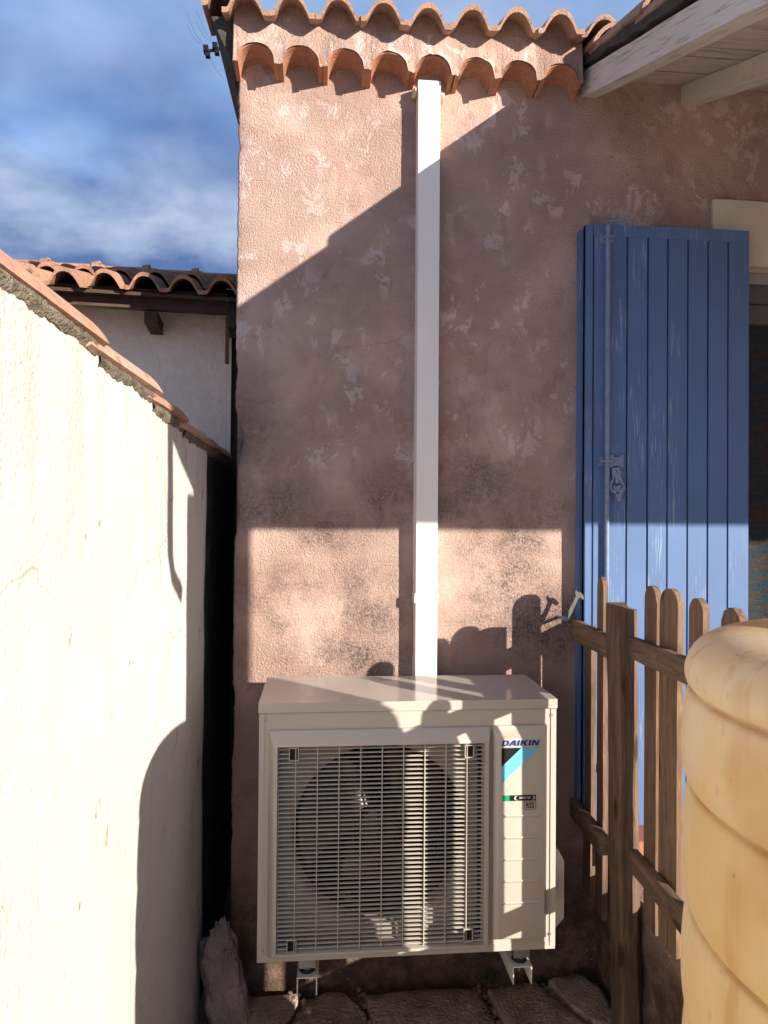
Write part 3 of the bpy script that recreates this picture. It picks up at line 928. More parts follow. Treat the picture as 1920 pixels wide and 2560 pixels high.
# fan: hub and three black blades
hub = MB()
hub.tube([(FX, 2.150, FZ), (FX, 2.153, FZ), (FX, 2.17, FZ), (FX, 2.22, FZ)], [0.045, 0.058, 0.064, 0.064], 28)
fan = hub.build('fan', M_BLACK, ac, smooth=40)
for k in range(3):
    bl = MB()
    a0 = R(20 + 120 * k)
    na, nr = 10, 6
    rows = []
    for i in range(na + 1):
        u = i / na
        row = []
        for j in range(nr + 1):
            v = j / nr
            r = 0.06 + v * 0.185
            a = a0 + (u - 0.5) * R(88) + v * R(26)
            row.append(bl.bm.verts.new((FX + r * math.cos(a), 2.215 - 0.055 * u - 0.008 * math.sin(u * math.pi), FZ + r * math.sin(a))))
        rows.append(row)
    for i in range(na):
        for j in range(nr):
            bl.bm.faces.new((rows[i][j], rows[i][j + 1], rows[i + 1][j + 1], rows[i + 1][j]))
    bmesh.ops.solidify(bl.bm, geom=bl.bm.faces[:], thickness=0.003)
    bl.build('blade', M_BLADE, fan, smooth=50)
MB().box(FX - 0.26, FX + 0.26, 2.245, 2.257, FZ + 0.05, FZ + 0.062).box(FX - 0.05, FX - 0.038, 2.245, 2.257, AZ0 + .02, 1.08).box(FX + 0.04, FX + 0.052, 2.245, 2.257, AZ0 + .02, 1.08).build('motor_bracket', M_BLACK, ac)
# grille frame: sloped surround
def ring_rects(b, rects):
    vs = [[b.bm.verts.new(p) for p in ((x0, y, z0), (x1, y, z0), (x1, y, z1), (x0, y, z1))] for (x0, x1, y, z0, z1) in rects]
    for a, c in zip(vs, vs[1:]):
        for i in range(4):
            b.bm.faces.new((a[i], a[(i + 1) % 4], c[(i + 1) % 4], c[i]))
gf = MB()
ring_rects(gf, [(-0.138, 0.504, 2.0445, 0.405, 1.046), (-0.137, 0.503, 2.036, 0.406, 1.044), (-0.124, 0.497, 2.0185, 0.413, 1.013), (-0.120, 0.493, 2.0165, 0.417, 1.007),
                (ox0 - .004, ox1 + .004, 2.0165, oz0 - .003, oz1 + .003), (ox0 - .002, ox1 + .002, 2.050, oz0, oz1)])
gf.bevel(0.0015, 2)
grille = gf.build('grille', M_AC, ac, smooth=30)
NS = 45
pz = (oz1 - oz0) / NS
sl0 = MB()
sl0.hexa([(ox0 - .002, -0.0032, -0.0020), (ox1 + .002, -0.0032, -0.0020), (ox1 + .002, 0.0030, -0.0006), (ox0 - .002, 0.0030, -0.0006),
          (ox0 - .002, -0.0032, -0.0001), (ox1 + .002, -0.0032, -0.0001), (ox1 + .002, 0.0030, 0.0011), (ox0 - .002, 0.0030, 0.0011)])
sl0.bevel(0.0005, 1)
so = None
for i in range(NS):
    z = oz0 + (i + 0.5) * pz
    if so is None:
        so = sl0.build('slat', M_GRILLE, grille, origin=(0.19, 0, 0))
        so.location = V(0.19, 2.030, z) - wloc(grille)
    else:
        place('slat', so.data, (0.19, 2.030, z), grille)
bar0 = MB().box(-0.0012, 0.0012, 2.0225, 2.0325, oz0, oz1)
bo = None
for i in range(9):
    x = ox0 + 0.047 + i * 0.0617
    if bo is None:
        bo = bar0.build('grille_bar', M_GRILLE, grille, origin=(0, 2.0295, 0.713))
        bo.location = V(x, 2.0295, 0.713) - wloc(grille)
    else:
        place('grille_bar', bo.data, (x, 2.0295, 0.713), grille)
for x, z in ((-0.066, 0.983), (0.438, 0.981), (-0.068, 0.444), (0.438, 0.452)):
    cl = MB()
    hx, hz = 0.0135, 0.0185
    for (a, b, c, d) in ((-hx, -hx + .002, -hz, hz), (hx - .002, hx, -hz, hz), (-hx + .002, hx - .002, -hz, -hz + .002), (-hx + .002, hx - .002, hz - .002, hz)):
        cl.box(x + a, x + b, 2.0155, 2.0235, z + c, z + d)
    co_ = cl.build('clip', M_GRILLE, grille)
    MB().box(x - hx + .002, x + hx - .002, 2.0228, 2.0236, z - hz + .002, z + hz - .002).build('clip_recess', M_DARK, grille)
for i in range(34):
    pass
# right hand panel
rp = MB()
ring_rects(rp, [(0.512, 0.675, 2.0445, 0.424, 1.048), (0.513, 0.674, 2.036, 0.425, 1.046), (0.5255, 0.664, 2.0220, 0.434, 1.016), (0.530, 0.660, 2.0205, 0.438, 1.011)])
rp.bm.verts.ensure_lookup_table()
rp.bm.faces.new(rp.bm.verts[-4:])
rp.bevel(0.0018, 2)
panel = rp.build('service_panel', M_AC, ac, smooth=30)
YP = 2.0200
for x_, z_ in ((-0.150, 1.075), (0.690, 1.075), (-0.150, 0.42), (0.688, 0.43), (0.6675, 0.98), (0.5065, 0.73)):
    MB().tube([(x_, AY0 + 0.001, z_), (x_, AY0 - 0.0035, z_)], 0.0042, 10).build('screw', M_STEEL, ac, smooth=40)
for z in (0.790, 0.727, 0.664, 0.601, 0.538):
    MB().hexa([(0.533, YP + .0005, z - .0055), (0.651, YP + .0005, z - .0055), (0.651, YP + .0005, z + .0035), (0.533, YP + .0005, z + .0035),
               (0.537, YP - .0028, z + .0005), (0.647, YP - .0028, z + .0005), (0.647, YP - .0012, z + .003), (0.537, YP - .0012, z + .003)]).build('raised_rib', M_AC, panel)
# heavy slanted capitals
def slant(loops, ox, s=0.26):
    return [[(ox + a + b * s, b) for a, b in lp] for lp in loops]
H = 0.0158
def sc_(loops, w):
    return [[(a * w, b * H) for a, b in lp] for lp in loops]
Ld = [[(0, 0), (.62, 0), (.86, .1), (1, .32), (1, .68), (.86, .9), (.62, 1), (0, 1)], [(.3, .2), (.3, .8), (.56, .8), (.68, .66), (.68, .34), (.56, .2)]]
La = [[(0, 0), (.30, 0), (.42, .2), (.72, .2), (.74, 0), (1.06, 0), (.86, 1), (.5, 1)], [(.54, .4), (.7, .4), (.66, .74)]]
Li = [[(0, 0), (1, 0), (1, 1), (0, 1)]]
Lk = [[(0, 0), (.3, 0), (.3, .36), (.40, .44), (.66, 0), (1.06, 0), (.64, .62), (1.02, 1), (.64, 1), (.3, .64), (.3, 1), (0, 1)]]
Ln = [[(0, 0), (.28, 0), (.28, .62), (.66, 0), (1, 0), (1, 1), (.72, 1), (.72, .40), (.34, 1), (0, 1)]]
x = 0.0
loops = []
for Lt, wd in ((Ld, .0185), (La, .0205), (Li, .0062), (Lk, .0195), (Li, .0062), (Ln, .0195)):
    loops += slant(sc_(Lt, wd), x)
    x += wd + (0.0031 if Lt is not Ld else -0.0004)
kx = 0.117 / (x + H * .26)
loops = [[(a * kx, b) for a, b in lp] for lp in loops]
shape2d('logo_lettering', loops, M_NAVY, panel, (0.5335, YP - 0.0004, 0.9935), (1, 0, 0), (0, 0, 1), 0.0006)
shape2d('logo_triangle', [[(0, 0), (0.059, 0), (0, -0.055)]], M_INK, panel, (0.5335, YP - 0.0004, 0.9875), (1, 0, 0), (0, 0, 1), 0.0006)
shape2d('logo_stripe', [[(0.0592, 0), (0.112, 0), (0, -0.104), (0, -0.0552)]], M_CYAN, panel, (0.5335, YP - 0.0004, 0.9875), (1, 0, 0), (0, 0, 1), 0.0006)
lab = MB().box(0.5580, 0.6365, YP - .0008, YP - .0002, 0.8335, 0.8500).build('badge', M_INK, panel)
MB().box(0.5370, 0.5578, YP - .0008, YP - .0002, 0.8335, 0.8500).build('badge_patch', M_GREEN, panel)
text2d('badge_lettering', 'INVERTER', M_SILVER, panel, (0.603, YP - .0014, 0.8420), 0.0083, shear=0.2, fat=0.0, xscale=.92)
def crescent(cx, cy, rx, ry, t, sgn):
    pts = []
    for i in range(15):
        a = R(70) + R(220) * i / 14
        pts.append((cx + sgn * rx * math.cos(a), cy + ry * math.sin(a)))
    for i in range(15):
        a = R(290) - R(220) * i / 14
        f = 1 - t * math.sin(math.pi * (i) / 14)
        pts.append((cx + sgn * rx * f * math.cos(a) + 0, cy + ry * f * math.sin(a)))
    return pts
shape2d('badge_arc', [crescent(0, 0, .008, .0062, .5, 1)], M_SILVER, panel, (0.5795, YP - .0012, 0.8418), (1, 0, 0), (0, 0, 1), 0.0006)
shape2d('badge_arc', [crescent(0, 0, .007, .0055, .5, -1)], M_SILVER, panel, (0.6265, YP - .0012, 0.8418), (1, 0, 0), (0, 0, 1), 0.0006)
bx0, bx1, bz0, bz1 = 0.6015, 0.6365, 0.8075, 0.8305
rb = MB()
e = 0.0011
rb.box(bx0, bx1, YP - .0008, YP - .0002, bz0, bz0 + e).box(bx0, bx1, YP - .0008, YP - .0002, bz1 - e, bz1).box(bx0, bx0 + e, YP - .0008, YP - .0002, bz0 + e, bz1 - e).box(bx1 - e, bx1, YP - .0008, YP - .0002, bz0 + e, bz1 - e)
rb.build('refrigerant_frame', M_INK, panel)
text2d('refrigerant_lettering', 'R32', M_INK, panel, (0.619, YP - .0006, 0.8190), 0.0205, fat=0.026, xscale=.74)
# valve cover on the right side, feet below
vc = MB()
vc.prism([(AX1 + .0065, 2.12, 0.375), (AX1 + .058, 2.12, 0.430), (AX1 + .058, 2.12, 0.605), (AX1 + .040, 2.12, 0.640), (AX1 + .0065, 2.12, 0.648)], (0, 0.19, 0))
vc.bevel(0.006, 2).build('valve_cover', M_AC, ac, smooth=40)
for x in (-0.024, 0.609):
    MB().box(x - 0.024, x + 0.024, 2.062, 2.35, 0.352, 0.3855).build('foot', M_STEEL, ac)
MB().tube([(0.366, 2.40, 1.08), (0.366, 2.40, 1.11)], 0.02, 12).build('pipe_lead', M_DARK, ac)
# small label at the left edge of the lid
MB().box(AX0 - 0.016, AX0 - 0.0065, 2.31, 2.35, 1.055, 1.085).bevel(0.003).build('side_handle', M_AC, ac)

# ------------------------------------------------------------------ wall brackets
def make_bracket(x, label):
    br = empty('wall_bracket', (x, 2.30, 0.28), label, 'bracket', 'brackets under the air conditioner')
    ch = MB()
    hw, t = 0.029, 0.0032
    ch.box(x - hw, x + hw, 2.052, YW + .02, 0.3295, 0.333)
    ch.box(x - hw, x - hw + t, 2.052, YW + .02, 0.281, 0.3292)
    ch.box(x + hw - t, x + hw, 2.052, YW + .02, 0.281, 0.3292)
    ch.build('channel', M_WHITEMETAL, br)
    pd = MB().tube([(x, 2.088, 0.3335), (x, 2.088, 0.351)], [0.023, 0.019], 18)
    pd.build('rubber_pad', M_RUBBER, br, smooth=40)
    bt = MB().tube([(x, 2.088, 0.298), (x, 2.088, 0.395)], 0.0038, 8)
    bt.build('bolt', M_STEEL, br, smooth=40)
    nu = MB().tube([(x, 2.070, 0.3745), (x, 2.070, 0.382)], 0.0085, 6).tube([(x, 2.070, 0.351), (x, 2.070, 0.3535)], 0.012, 16)
    nu.build('nut', M_STEEL, br)
    return br
make_bracket(-0.024, 'white steel bracket under the slatted fan end of the air conditioner')
make_bracket(0.609, 'white steel bracket under the lettered end of the air conditioner by the fence')

# ------------------------------------------------------------------ garden wall
gw = empty('garden_wall', (-0.47, 1.2, 0), 'cream rendered garden wall capped with terracotta tiles', 'wall')
def gw_pt(u, v):
    y = -0.6 + u * (YW - 0.005 + 0.6)
    z = -0.05 + v * 1.982
    n1 = noise.noise(V(y * 2, z * 2, 2)) * 0.006 + noise.noise(V(y * 10, z * 7, 9)) * 0.002 + noise.noise(V(y * 42, z * 32, 5)) * 0.0005
    edge = math.exp(-(YW - y) / 0.02)
    return V(XG + n1 - 0.012 * edge, y + noise.noise(V(0, z * 12, 4)) * 0.008 * edge, z)
m = MB()
m.grid(gw_pt, 255, 165)
m.build('render_face', M_CREAM, gw, smooth=True, origin=(XG, 1.2, 0))
MB().box(-0.565, XG - 0.016, -0.6, YW - 0.02, -0.05, 1.93).build('wall_core', M_CREAM, gw)
# the unrendered stretch in the slot beside the house
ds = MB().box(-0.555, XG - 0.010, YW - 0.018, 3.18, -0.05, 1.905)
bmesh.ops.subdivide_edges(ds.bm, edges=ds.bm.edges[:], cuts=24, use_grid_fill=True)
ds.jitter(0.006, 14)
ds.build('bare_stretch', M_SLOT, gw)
# mortar bed under the coping
ys_end = [0.02, 0.38, 0.76, 1.256, 1.660, 2.017, 2.334, 2.679, 3.013]
def cope_z(y):
    pts = [(0.0, 1.980), (1.256, 1.972), (1.66, 1.956), (2.017, 1.936), (2.334, 1.921), (2.679, 1.919), (3.1, 1.917)]
    for (a, za), (b_, zb) in zip(pts, pts[1:]):
        if y <= b_: return za + (zb - za) * max(0, (y - a)) / (b_ - a)
    return 1.917
for y0, y1 in zip([-0.34] + ys_end, ys_end):
    b = MB()
    def mp(u, v, y0=y0, y1=y1):
        y = y0 - 0.02 + u * (y1 - y0 - 0.008)
        zz = cope_z(y1) - 0.026
        rr = noise.noise(V(y * 13, v * 2, 1)) * 0.006 + noise.noise(V(y * 55, v * 9, 3)) * 0.004
        low = cope_z(y1) - 0.050 + noise.noise(V(y * 16, 0, 7)) * 0.008 + noise.noise(V(y * 60, 0, 7)) * 0.004
        prof = [(-0.56, low), (-0.56, zz), (-0.374 + rr * .5, zz), (-0.372 + rr, (zz + low) / 2), (-0.380 + rr, low), (-0.40, low - .004)]
        i = min(int(v * 5), 4)
        f = v * 5 - i
        a, c = prof[i], prof[i + 1]
        return V(a[0] + (c[0] - a[0]) * f, y, a[1] + (c[1] - a[1]) * f)
    b.grid(mp, 60, 20)
    b.build('mortar_bed', M_MORTAR, gw, smooth=60)
    # one barrel tile per length, wide end to the house
    L = y1 - y0 + 0.09
    tl = barrel_tile(0.104, 0.096, L, 0.0125, R(64), 14, 1.0)
    tl.bm.normal_update()
    Mx = Matrix.Translation((-0.455 + random.uniform(-.004, .004), y1 + 0.004, cope_z(y1) - 0.018)) @ Matrix.Rotation(R(180), 4, 'Z') @ Matrix.Rotation(R(-1.0), 4, 'X') @ Matrix.Rotation(R(random.uniform(-3, 2)), 4, 'Y')
    for v in tl.bm.verts: v.co = Mx @ v.co
    tl.jitter(0.0018, 18)
    tl.build('coping_tile', M_COPE, gw, smooth=40)

# ------------------------------------------------------------------ neighbour house
ANG = R(5)
nh = empty('neighbour_house', (-0.36, 3.15, 0), 'pale rendered house with tile roof and dark beams beyond the garden wall', 'house')
NB = Matrix.Translation((-0.375, 2.93, 0)) @ Matrix.Rotation(-ANG + R(0), 4, 'Z')   # local x: along its front, y: away from us
NB = Matrix.Translation((-0.375, 2.93, 0)) @ Matrix.Rotation(ANG, 4, 'Z')
def nb_build(b, name, m, parent=None, smooth=False):
    for v in b.bm.verts: v.co = NB @ v.co
    return b.build(name, m, parent or nh, smooth=smooth)
b = MB()
b.grid(lambda u, v: V(-4 + 4.0 * u, 0.26 + noise.noise(V(u * 14, v * 9, 4)) * 0.006, -0.05 + 2.66 * v), 160, 110)
nb_build(b, 'wall', M_NCREAM, smooth=True)
b = MB().box(-4, 0.0, 0.29, 3.2, -0.05, 2.60)
nb_build(MB().box(-0.010, 0.9, 0.062, 0.25, 2.45, 2.578), 'eave_shade_filler', M_SLOT)  # added dark filler, stands in for the black shade past the boards
nb_build(MB().box(-0.05, 0.9, 0.297, 0.45, -0.05, 2.625), 'gap_shade_box', M_SLOT)  # no real wall: dark box put in for the shadow of the gap
nb_build(b, 'wall_core', M_NCREAM)
nb_build(MB().box(-4, -0.012, 0.052, 0.075, 2.548, 2.585).bevel(0.002), 'eave_board', M_WOODD)
nb_build(MB().box(-4, -0.012, 0.06, 0.10, 2.506, 2.5465).bevel(0.002), 'eave_board', M_WOODD)
for x in (-0.345, -0.85, -1.35, -1.85):
    nb_build(MB().box(x, x + 0.052, 0.075, 0.30, 2.450, 2.5015).bevel(0.003), 'rafter', M_WOODD)
nb_build(MB().box(-0.020, -0.004, 0.10, 0.14, 2.31, 2.501), 'corner_strip', mat_simple('brown_strip', (0.16, 0.085, 0.06), 0.8, 0.2))
NSL = 0.330
nrot = math.atan(NSL)
rtile = []
for row in range(8):
    for c in range(13):
        s = row * 0.33
        lx = -1.60 + c * PITCH
        p = NB @ V(lx, -0.03 + s * math.cos(nrot), 2.552 + s * math.sin(nrot) + 0.016 * (row > 0) + random.uniform(-.003, .003))
        o = place('roof_tile', wt.data, p, nh, (nrot - 0.035 + R(random.uniform(-1, 1)), R(random.uniform(-1, 1)), ANG + R(random.uniform(-1, 1))))
        o.material_slots[0].link = 'OBJECT'
        o.material_slots[0].material = M_NROOF
nb_build(MB().hexa([(-4, 0.0, 2.54), (.4, 0.0, 2.54), (.4, 2.72, 2.54 + 2.72 * NSL), (-4, 2.72, 2.54 + 2.72 * NSL),
                    (-4, 0.0, 2.553), (.4, 0.0, 2.553), (.4, 2.72, 2.553 + 2.72 * NSL), (-4, 2.72, 2.553 + 2.72 * NSL)]), 'roof_deck', M_WOODD)
rgt = barrel_tile(0.10, 0.09, 0.42, 0.014, R(85))
ro = None
for k in range(8):
    p = NB @ V(0.05 - 0.36 * k, 2.66, 2.55 + 2.66 * NSL + 0.035)
    rot = (0, 0, ANG + R(90))
    if ro is None:
        ro = rgt.build('ridge_tile', M_NROOF, nh, origin=(0, 0, 0), smooth=40)
        ro.location = p - wloc(nh); ro.rotation_euler = rot
    else:
        place('ridge_tile', ro.data, p, nh, rot)
    q = NB @ V(0.05 - 0.36 * k - 0.03, 2.66, 2.55 + 2.66 * NSL + 0.048)
    c = place('ridge_collar', ro.data, q, nh, rot)
    c.scale = (1.12, 0.12, 1.14)

# ------------------------------------------------------------------ overhead line bracket behind the corner
lb = empty('line_bracket', (-0.62, 4.0, 4.28), 'small dark bracket with black clamps and thin wires left of the roof corner', 'bracket')
MB().tube([(-0.40, 4.02, 4.355), (-0.655, 4.0, 4.257)], 0.008, 8).build('arm', M_BLACK, lb, smooth=50)
for (x, z) in ((-0.605, 4.277), (-0.655, 4.258)):
    k = MB().box(x - .013, x + .013, 3.98, 4.02, z - .005, z + .028).box(x - .002, x + .022, 3.985, 4.015, z - .03, z - .008).bevel(0.004)
    k.build('clamp', M_BLACK, lb)
    for s, dz in ((-1, .07), (-1, .02), (1, -.05)):
        pts = [(x + s * 0.012 * i * .8, 4.0 + 0.02 * i * s, z + (dz * .9) * (i / 6) ** 1.0 + 0.010 * math.sin(i)) for i in range(9)]
        MB().tube(pts, 0.0006, 5).build('wire', M_BLACK, lb)

# ------------------------------------------------------------------ terrace behind the fence
tr = MB().box(1.03, 5.0, 1.372, YW + 0.3, 0.0, 0.460).build('terrace', M_TILEF)
tag(tr, kind='structure')
for i in range(7):
    for j in range(4):
        x, y = 1.105 + i * 0.30, 1.38 + j * 0.30
        if y + 0.29 > 2.55: continue
        MB().box(x, x + 0.294, y, y + 0.294, 0.4605, 0.475).bevel(0.003, 1).build('floor_tile', M_TILEF, tr)
rw = MB()
rw.box(1.0, 1.09, 1.275, YW - 0.001, -0.05, 0.477)
bmesh.ops.subdivide_edges(rw.bm, edges=rw.bm.edges[:], cuts=30, use_grid_fill=True)
rw.jitter(0.008, 9)
rw.jitter(0.003, 50)
rwo = rw.build('retaining_wall', M_PINK, smooth=60)
tag(rwo, 'low rough stucco wall edging the terrace under the wooden fence', 'wall')

# ------------------------------------------------------------------ picket fence
fence = empty('picket_fence', (0.95, 1.85, 0), 'weathered brown picket fence with round tops beside the yellowed tank', 'fence')
po = MB()
px0, px1, py0, py1, lean = 0.899, 0.973, 2.070, 2.155, 0.022
zb_, zt_ = -0.02, 1.392
def prect(z, g=0.0, dz=(0, 0, 0, 0)):
    k = lean * (1 - z / 1.39)
    c = 0.009
    pts = [(px0 + c, py0), (px1 - c * 2.2, py0), (px1, py0 + c * 2.2), (px1, py1 - c), (px1 - c, py1), (px0 + c, py1), (px0, py1 - c), (px0, py0 + c)]
    return [(x + k, y, z) for x, y in pts]
levels = [zb_ + (1.375 - zb_) * i / 24 for i in range(25)]
rings = [[po.bm.verts.new(p) for p in prect(z)] for z in levels]
topr = [po.bm.verts.new(V(*p) + V(0, 0, 0.006 - 0.016 * (i in (1, 2, 3)))) for i, p in enumerate(prect(1.388))]
rings.append(topr)
for a, c in zip(rings, rings[1:]):
    for k in range(8):
        po.bm.faces.new((a[k], a[(k + 1) % 8], c[(k + 1) % 8], c[k]))
po.bm.faces.new(rings[-1])
po.jitter(0.004, 5)
po.build('post', M_WOODP, fence, smooth=35)
def picket(yc, w, z0, z1, mat, x0=0.926, th=0.017, round_top=True, rough=0.0):
    b = MB()
    hw = w / 2
    out = [(yc - hw, z0), (yc + hw, z0)]
    nz_ = 12
    for i in range(1, nz_): out.append((yc + hw, z0 + (z1 - hw - z0) * i / nz_))
    if round_top:
        for i in range(13):
            a = math.pi * i / 12
            out.append((yc + hw * math.cos(a), z1 - hw + hw * math.sin(a) + (random.uniform(-1, 1) * rough)))
    else:
        out += [(yc + hw, z1), (yc - hw, z1 + 0.008)]
    for i in range(nz_ - 1, 0, -1): out.append((yc - hw, z0 + (z1 - hw - z0) * i / nz_))
    b.prism([(x0, y, z) for y, z in out], (th, 0, 0))
    tw = random.uniform(-0.006, 0.006)
    for v in b.bm.verts:
        v.co.x += tw * (v.co.y - yc) / hw + 0.003 * noise.noise(V(v.co.y * 3, v.co.z * 2, 1))
        v.co.y += 0.002 * noise.noise(V(yc, v.co.z * 3, 4))
    b.bevel(0.0022, 2)
    return b.build('picket', mat, fence, smooth=35)
picket(2.366, 0.080, 0.37, 1.285, M_WOODF, round_top=False)
picket(2.258, 0.078, 0.36, 1.466, M_WOODF)
picket(1.992, 0.088, 0.466, 1.462, M_WOODF, 0.968)
picket(1.884, 0.094, 0.466, 1.464, M_WOODN, 0.968)
picket(1.708, 0.080, 0.466, 1.457, M_WOODN, 0.950)
picket(1.553, 0.086, 0.466, 1.452, M_WOODF, 0.950, rough=0.004)
picket(1.428, 0.076, 0.466, 1.375, M_WOODF, 0.950)
def rail(y0, y1, za, zb, h, x0, th, mat=None, dx=0.0):
    b = MB()
    b.hexa([(x0 + dx, y0, za - h), (x0 + th + dx, y0, za - h), (x0 + th, y1, zb - h), (x0, y1, zb - h), (x0 + dx, y0, za), (x0 + th + dx, y0, za), (x0 + th, y1, zb), (x0, y1, zb)])
    bmesh.ops.subdivide_edges(b.bm, edges=[e for e in b.bm.edges if abs((e.verts[0].co - e.verts[1].co).y) > 0.1], cuts=12)
    b.jitter(0.004, 8)
    b.bevel(0.0025, 2)
    return b.build('rail', M_WOODR, fence, smooth=35)
rail(2.150, YW - 0.008, 1.288, 1.300, 0.070, 0.897, 0.027)
rail(1.36, 2.069, 1.306, 1.298, 0.064, 0.940, 0.026, dx=-0.030)
rail(2.165, YW - 0.010, 0.655, 0.668, 0.062, 0.890, 0.030)
rail(1.36, 2.069, 0.668, 0.660, 0.066, 0.940, 0.026, dx=-0.030)

# ------------------------------------------------------------------ shutter stay on the wall
st = empty('shutter_stay', (0.868, 2.42, 1.31), 'grey metal shutter stay with curved head between wall and blue shutter', 'shutter stay')
ax = V(0.047, 0.0, 0.088).normalized()
sx = V(0.90, 0.16, -0.44)
sx = (sx - ax * sx.dot(ax)).normalized()
arm = [(-.011, -.006), (.011, -.006), (.012, .02), (.010, .07), (.007, .100), (.012, .112), (.030, .108), (.034, .116), (.018, .128), (.0, .132), (-.016, .126), (-.026, .134), (-.022, .118), (-.010, .108), (-.008, .07), (-.012, .02)]
arm = [(a * .74, b * .80) for a, b in arm]
shape2d('arm', [arm], M_ZINC, st, (0.854, 2.384, 1.310), sx, ax, 0.005)
pv = MB().tube([(0.854, YW + .02, 1.306), (0.854, 2.384, 1.310)], 0.006, 10).tube([(0.854, 2.388, 1.310), (0.854, 2.376, 1.311)], [0.010, 0.007], 12)
pv.build('pivot', M_BLUEM, st, smooth=50)

# ------------------------------------------------------------------ yellowed ribbed tank
TX, TY, TR, TZ = 0.894, 0.836, 0.395, 1.490
tank = empty('water_tank', (TX, TY, 0), 'yellowed ribbed plastic water tank in the near right corner', 'water tank')
prof = [(0.0, TZ - 0.010), (0.20, TZ - 0.009), (0.26, TZ - 0.005), (0.318, TZ), (0.350, TZ - 0.003), (0.378, TZ - 0.012), (0.396, TZ - 0.028), (0.4045, TZ - 0.048), (0.4065, TZ - 0.060), (0.4050, TZ - 0.070), (0.402, TZ - 0.078), (0.3945, TZ - 0.0825)]
zc = TZ - 0.0825
for hgt in (0.137, 0.176, 0.152, 0.19, 0.2, 0.2, 0.2):
    for k, (f, r) in enumerate(((0.012, .3945), (0.035, .4005), (0.10, .4055), (0.40, .4095), (0.68, .4100), (0.90, .4080), (0.975, .4035), (1.0, .3945))):
        prof.append((r, zc - hgt * f))
    zc -= hgt
prof.append((0.40, 0.0)); prof.append((0.0, 0.0))
tb = MB()
ns = 96
cols = []
for k in range(ns):
    a = 2 * math.pi * k / ns
    col = []
    for j, (r, z) in enumerate(prof):
        if r == 0: continue
        w_ = 1 + 0.004 * noise.noise(V(math.cos(a) * 2, math.sin(a) * 2, z * 3))
        col.append(tb.bm.verts.new((TX + (r - 0.015) * w_ * math.cos(a), TY + (r - 0.015) * w_ * math.sin(a), z)))
    cols.append(col)
for k in range(ns):
    a, c = cols[k], cols[(k + 1) % ns]
    for j in range(len(a) - 1):
        tb.bm.faces.new((a[j], c[j], c[j + 1], a[j + 1]))
cv = tb.bm.verts.new((TX, TY, TZ - 0.012))
for k in range(ns):
    tb.bm.faces.new((cols[(k + 1) % ns][0], cols[k][0], cv))
body = tb.build('tank_body', M_TANK, tank, smooth=True, origin=(TX, TY, 0))
sm = body.modifiers.new('round', 'SUBSURF'); sm.levels = 1; sm.render_levels = 1
MB().tube([(TX, TY, TZ - .014), (TX, TY, TZ + .012), (TX, TY, TZ + .014)], [0.13, 0.13, 0.12], 40).build('tank_lid', M_BLACK, tank, smooth=40)

# ------------------------------------------------------------------ stones at the foot of the wall
def slab(name, pts, z0, z1, label, cat='paving stone', mat=None, group=None, amp=0.006):
    b = MB()
    P = []
    n = len(pts)
    for i in range(n):
        a, c = Vector(pts[i]), Vector(pts[(i + 1) % n])
        for k in range(5):
            P.append(a + (c - a) * k / 5)
    cx = sum((p for p in P), Vector((0, 0))) / len(P)
    rings = []
    for f, z in ((1.0, z0), (1.0, z1 - 0.016), (0.985, z1 - 0.005), (0.95, z1), (0.7, z1 + .001), (0.4, z1 + .001)):
        rings.append([b.bm.verts.new((cx.x + (p.x - cx.x) * f, cx.y + (p.y - cx.y) * f, z)) for p in P])
    m_ = len(P)
    for r0, r1 in zip(rings, rings[1:]):
        for k in range(m_):
            b.bm.faces.new((r0[k], r0[(k + 1) % m_], r1[(k + 1) % m_], r1[k]))
    b.bm.faces.new(rings[-1])
    for v in b.bm.verts:
        nn = noise.noise_vector(v.co * 16) * amp + noise.noise_vector(v.co * 60) * amp * 0.35
        v.co += V(nn.x, nn.y, nn.z * 0.8 if v.co.z > z0 + .01 else 0)
    o = b.build(name, mat or M_STONE, smooth=50)
    return tag(o, label, cat, group)
GRP = 'flat stones laid along the foot of the wall'
slab('flat_stone', [(-.345, 2.19), (-.235, 2.405), (-.060, 2.400), (-.058, 2.36), (-.135, 2.14), (-.25, 2.05)], 0.0, 0.058, 'pale edged flat stone between the upright rock and the rounded stone', group=GRP)
slab('flat_stone', [(-.120, 2.18), (-.030, 2.365), (.040, 2.412), (.095, 2.40), (.165, 2.29), (.160, 2.12), (-.02, 2.02)], 0.0, 0.055, 'round shouldered flat stone in front of the fan end bracket', group=GRP)
slab('flat_stone', [(.165, 2.385), (.36, 2.40), (.548, 2.385), (.575, 2.22), (.545, 2.06), (.20, 2.04), (.188, 2.20)], 0.0, 0.056, 'widest flat stone under the middle of the air conditioner', group=GRP)
slab('flat_stone', [(.585, 2.380), (.76, 2.405), (.825, 2.26), (.90, 2.12), (.76, 2.00), (.60, 2.06), (.600, 2.24)], 0.0, 0.056, 'flat stone in front of the bracket nearest the fence', group=GRP)
slab('flat_stone', [(.800, 2.400), (.930, 2.430), (.962, 2.33), (.955, 2.18), (.90, 2.16), (.835, 2.27)], 0.0, 0.062, 'small rough flat stone in the corner beside the fence post', group=GRP)
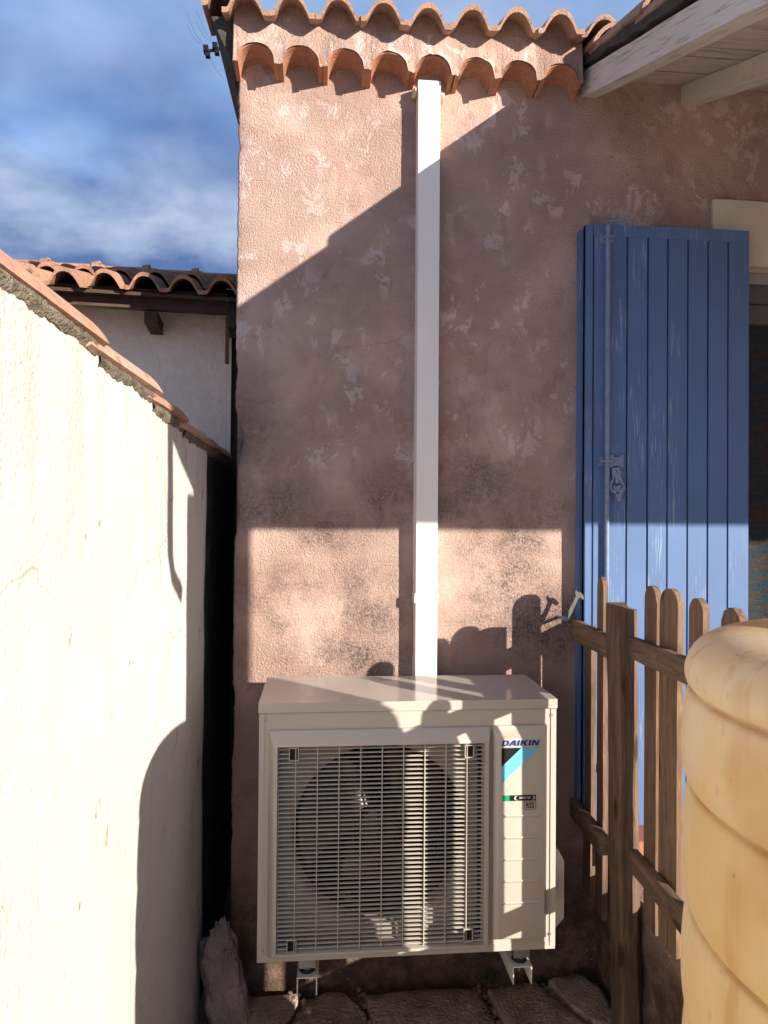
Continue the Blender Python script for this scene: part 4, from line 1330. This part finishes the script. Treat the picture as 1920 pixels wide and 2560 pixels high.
def rock(name, loc, rad, label, seed, mat, sc=(1, 1, 1), amp=.28, sub=5, rot=0):
    b = MB()
    bmesh.ops.create_icosphere(b.bm, subdivisions=sub, radius=1.0)
    for v in b.bm.verts:
        d = v.co.normalized()
        k = 1 + amp * noise.noise(d * 1.3 + V(seed, 0, 0)) + amp * .5 * noise.noise(d * 3.2 + V(0, seed, 0)) + amp * .34 * noise.noise(d * 8 + V(0, 0, seed)) + amp * .14 * noise.noise(d * 22 + V(0, seed, seed))
        fl = max(abs(d.x), abs(d.y) * 1.02, abs(d.z))
        k *= 0.78 + 0.22 / max(fl, 0.6)
        v.co = d * k
    Mx = Matrix.Translation(loc) @ Matrix.Rotation(rot, 4, 'Y') @ Matrix.Diagonal((rad * sc[0], rad * sc[1], rad * sc[2], 1))
    for v in b.bm.verts: v.co = Mx @ v.co
    return tag(b.build(name, mat, smooth=60), label, 'rock')
rock('upright_rock', (-.288, 2.315, 0.155), 0.10, 'tall upright rock wedged between cream garden wall and pink house', 3.1, M_STONE2, (0.66, 0.6, 1.9), .24, rot=R(-9))
rock('small_rock', (-.362, 2.20, 0.03), 0.04, 'small pointed rock at the foot of the cream garden wall', 8.3, M_STONE, (1.0, 1.0, 1.1), .3)
# loose gravel and grit between the stones
gb = MB()
for i in range(420):
    x = random.uniform(-.33, .96)
    y = random.uniform(2.02, 2.44)
    if random.random() < .55:
        cx_ = random.choice((-.10, .165, .575, .80))
        x = random.gauss(cx_, .02); y = random.uniform(2.1, 2.44)
    r = random.uniform(.004, .012)
    Mx = Matrix.Translation((x, y, random.uniform(.012, .04))) @ Matrix.Rotation(random.uniform(0, 6), 4, 'Z') @ Matrix.Diagonal((r * 1.2, r, r * .8, 1))
    bmesh.ops.create_icosphere(gb.bm, subdivisions=1, radius=1.0, matrix=Mx)
gb.jitter(0.003, 90)
tag(gb.build('gravel', M_GRAVEL), kind='stuff')
# weeds
def weed(x, y, z, n, h, label, seed):
    rnd = random.Random(seed)
    b = MB()
    for i in range(n):
        a = rnd.uniform(0, 6.28)
        l = h * rnd.uniform(.5, 1)
        sp_ = rnd.uniform(.2, .8)
        d = V(math.cos(a) * sp_, math.sin(a) * sp_, 1).normalized()
        s = V(-math.sin(a), math.cos(a), 0) * rnd.uniform(.003, .007)
        p0 = V(x + rnd.uniform(-.02, .02), y + rnd.uniform(-.015, .015), z)
        p1 = p0 + d * l * .6
        p2 = p0 + d * l + V(math.cos(a), math.sin(a), -.4) * l * .25
        v = [b.bm.verts.new(q) for q in (p0 - s * .3, p0 + s * .3, p1 + s, p1 - s, p2)]
        b.bm.faces.new((v[0], v[1], v[2], v[3])); b.bm.faces.new((v[3], v[2], v[4]))
    return tag(b.build('weed', M_WEED, fix=False), label, 'weed')
weed(.93, 2.41, 0.05, 26, .06, 'low green weed in the corner behind the fence post', 3)
weed(.59, 2.425, 0.045, 10, .06, 'thin weed growing out between two flat stones', 5)
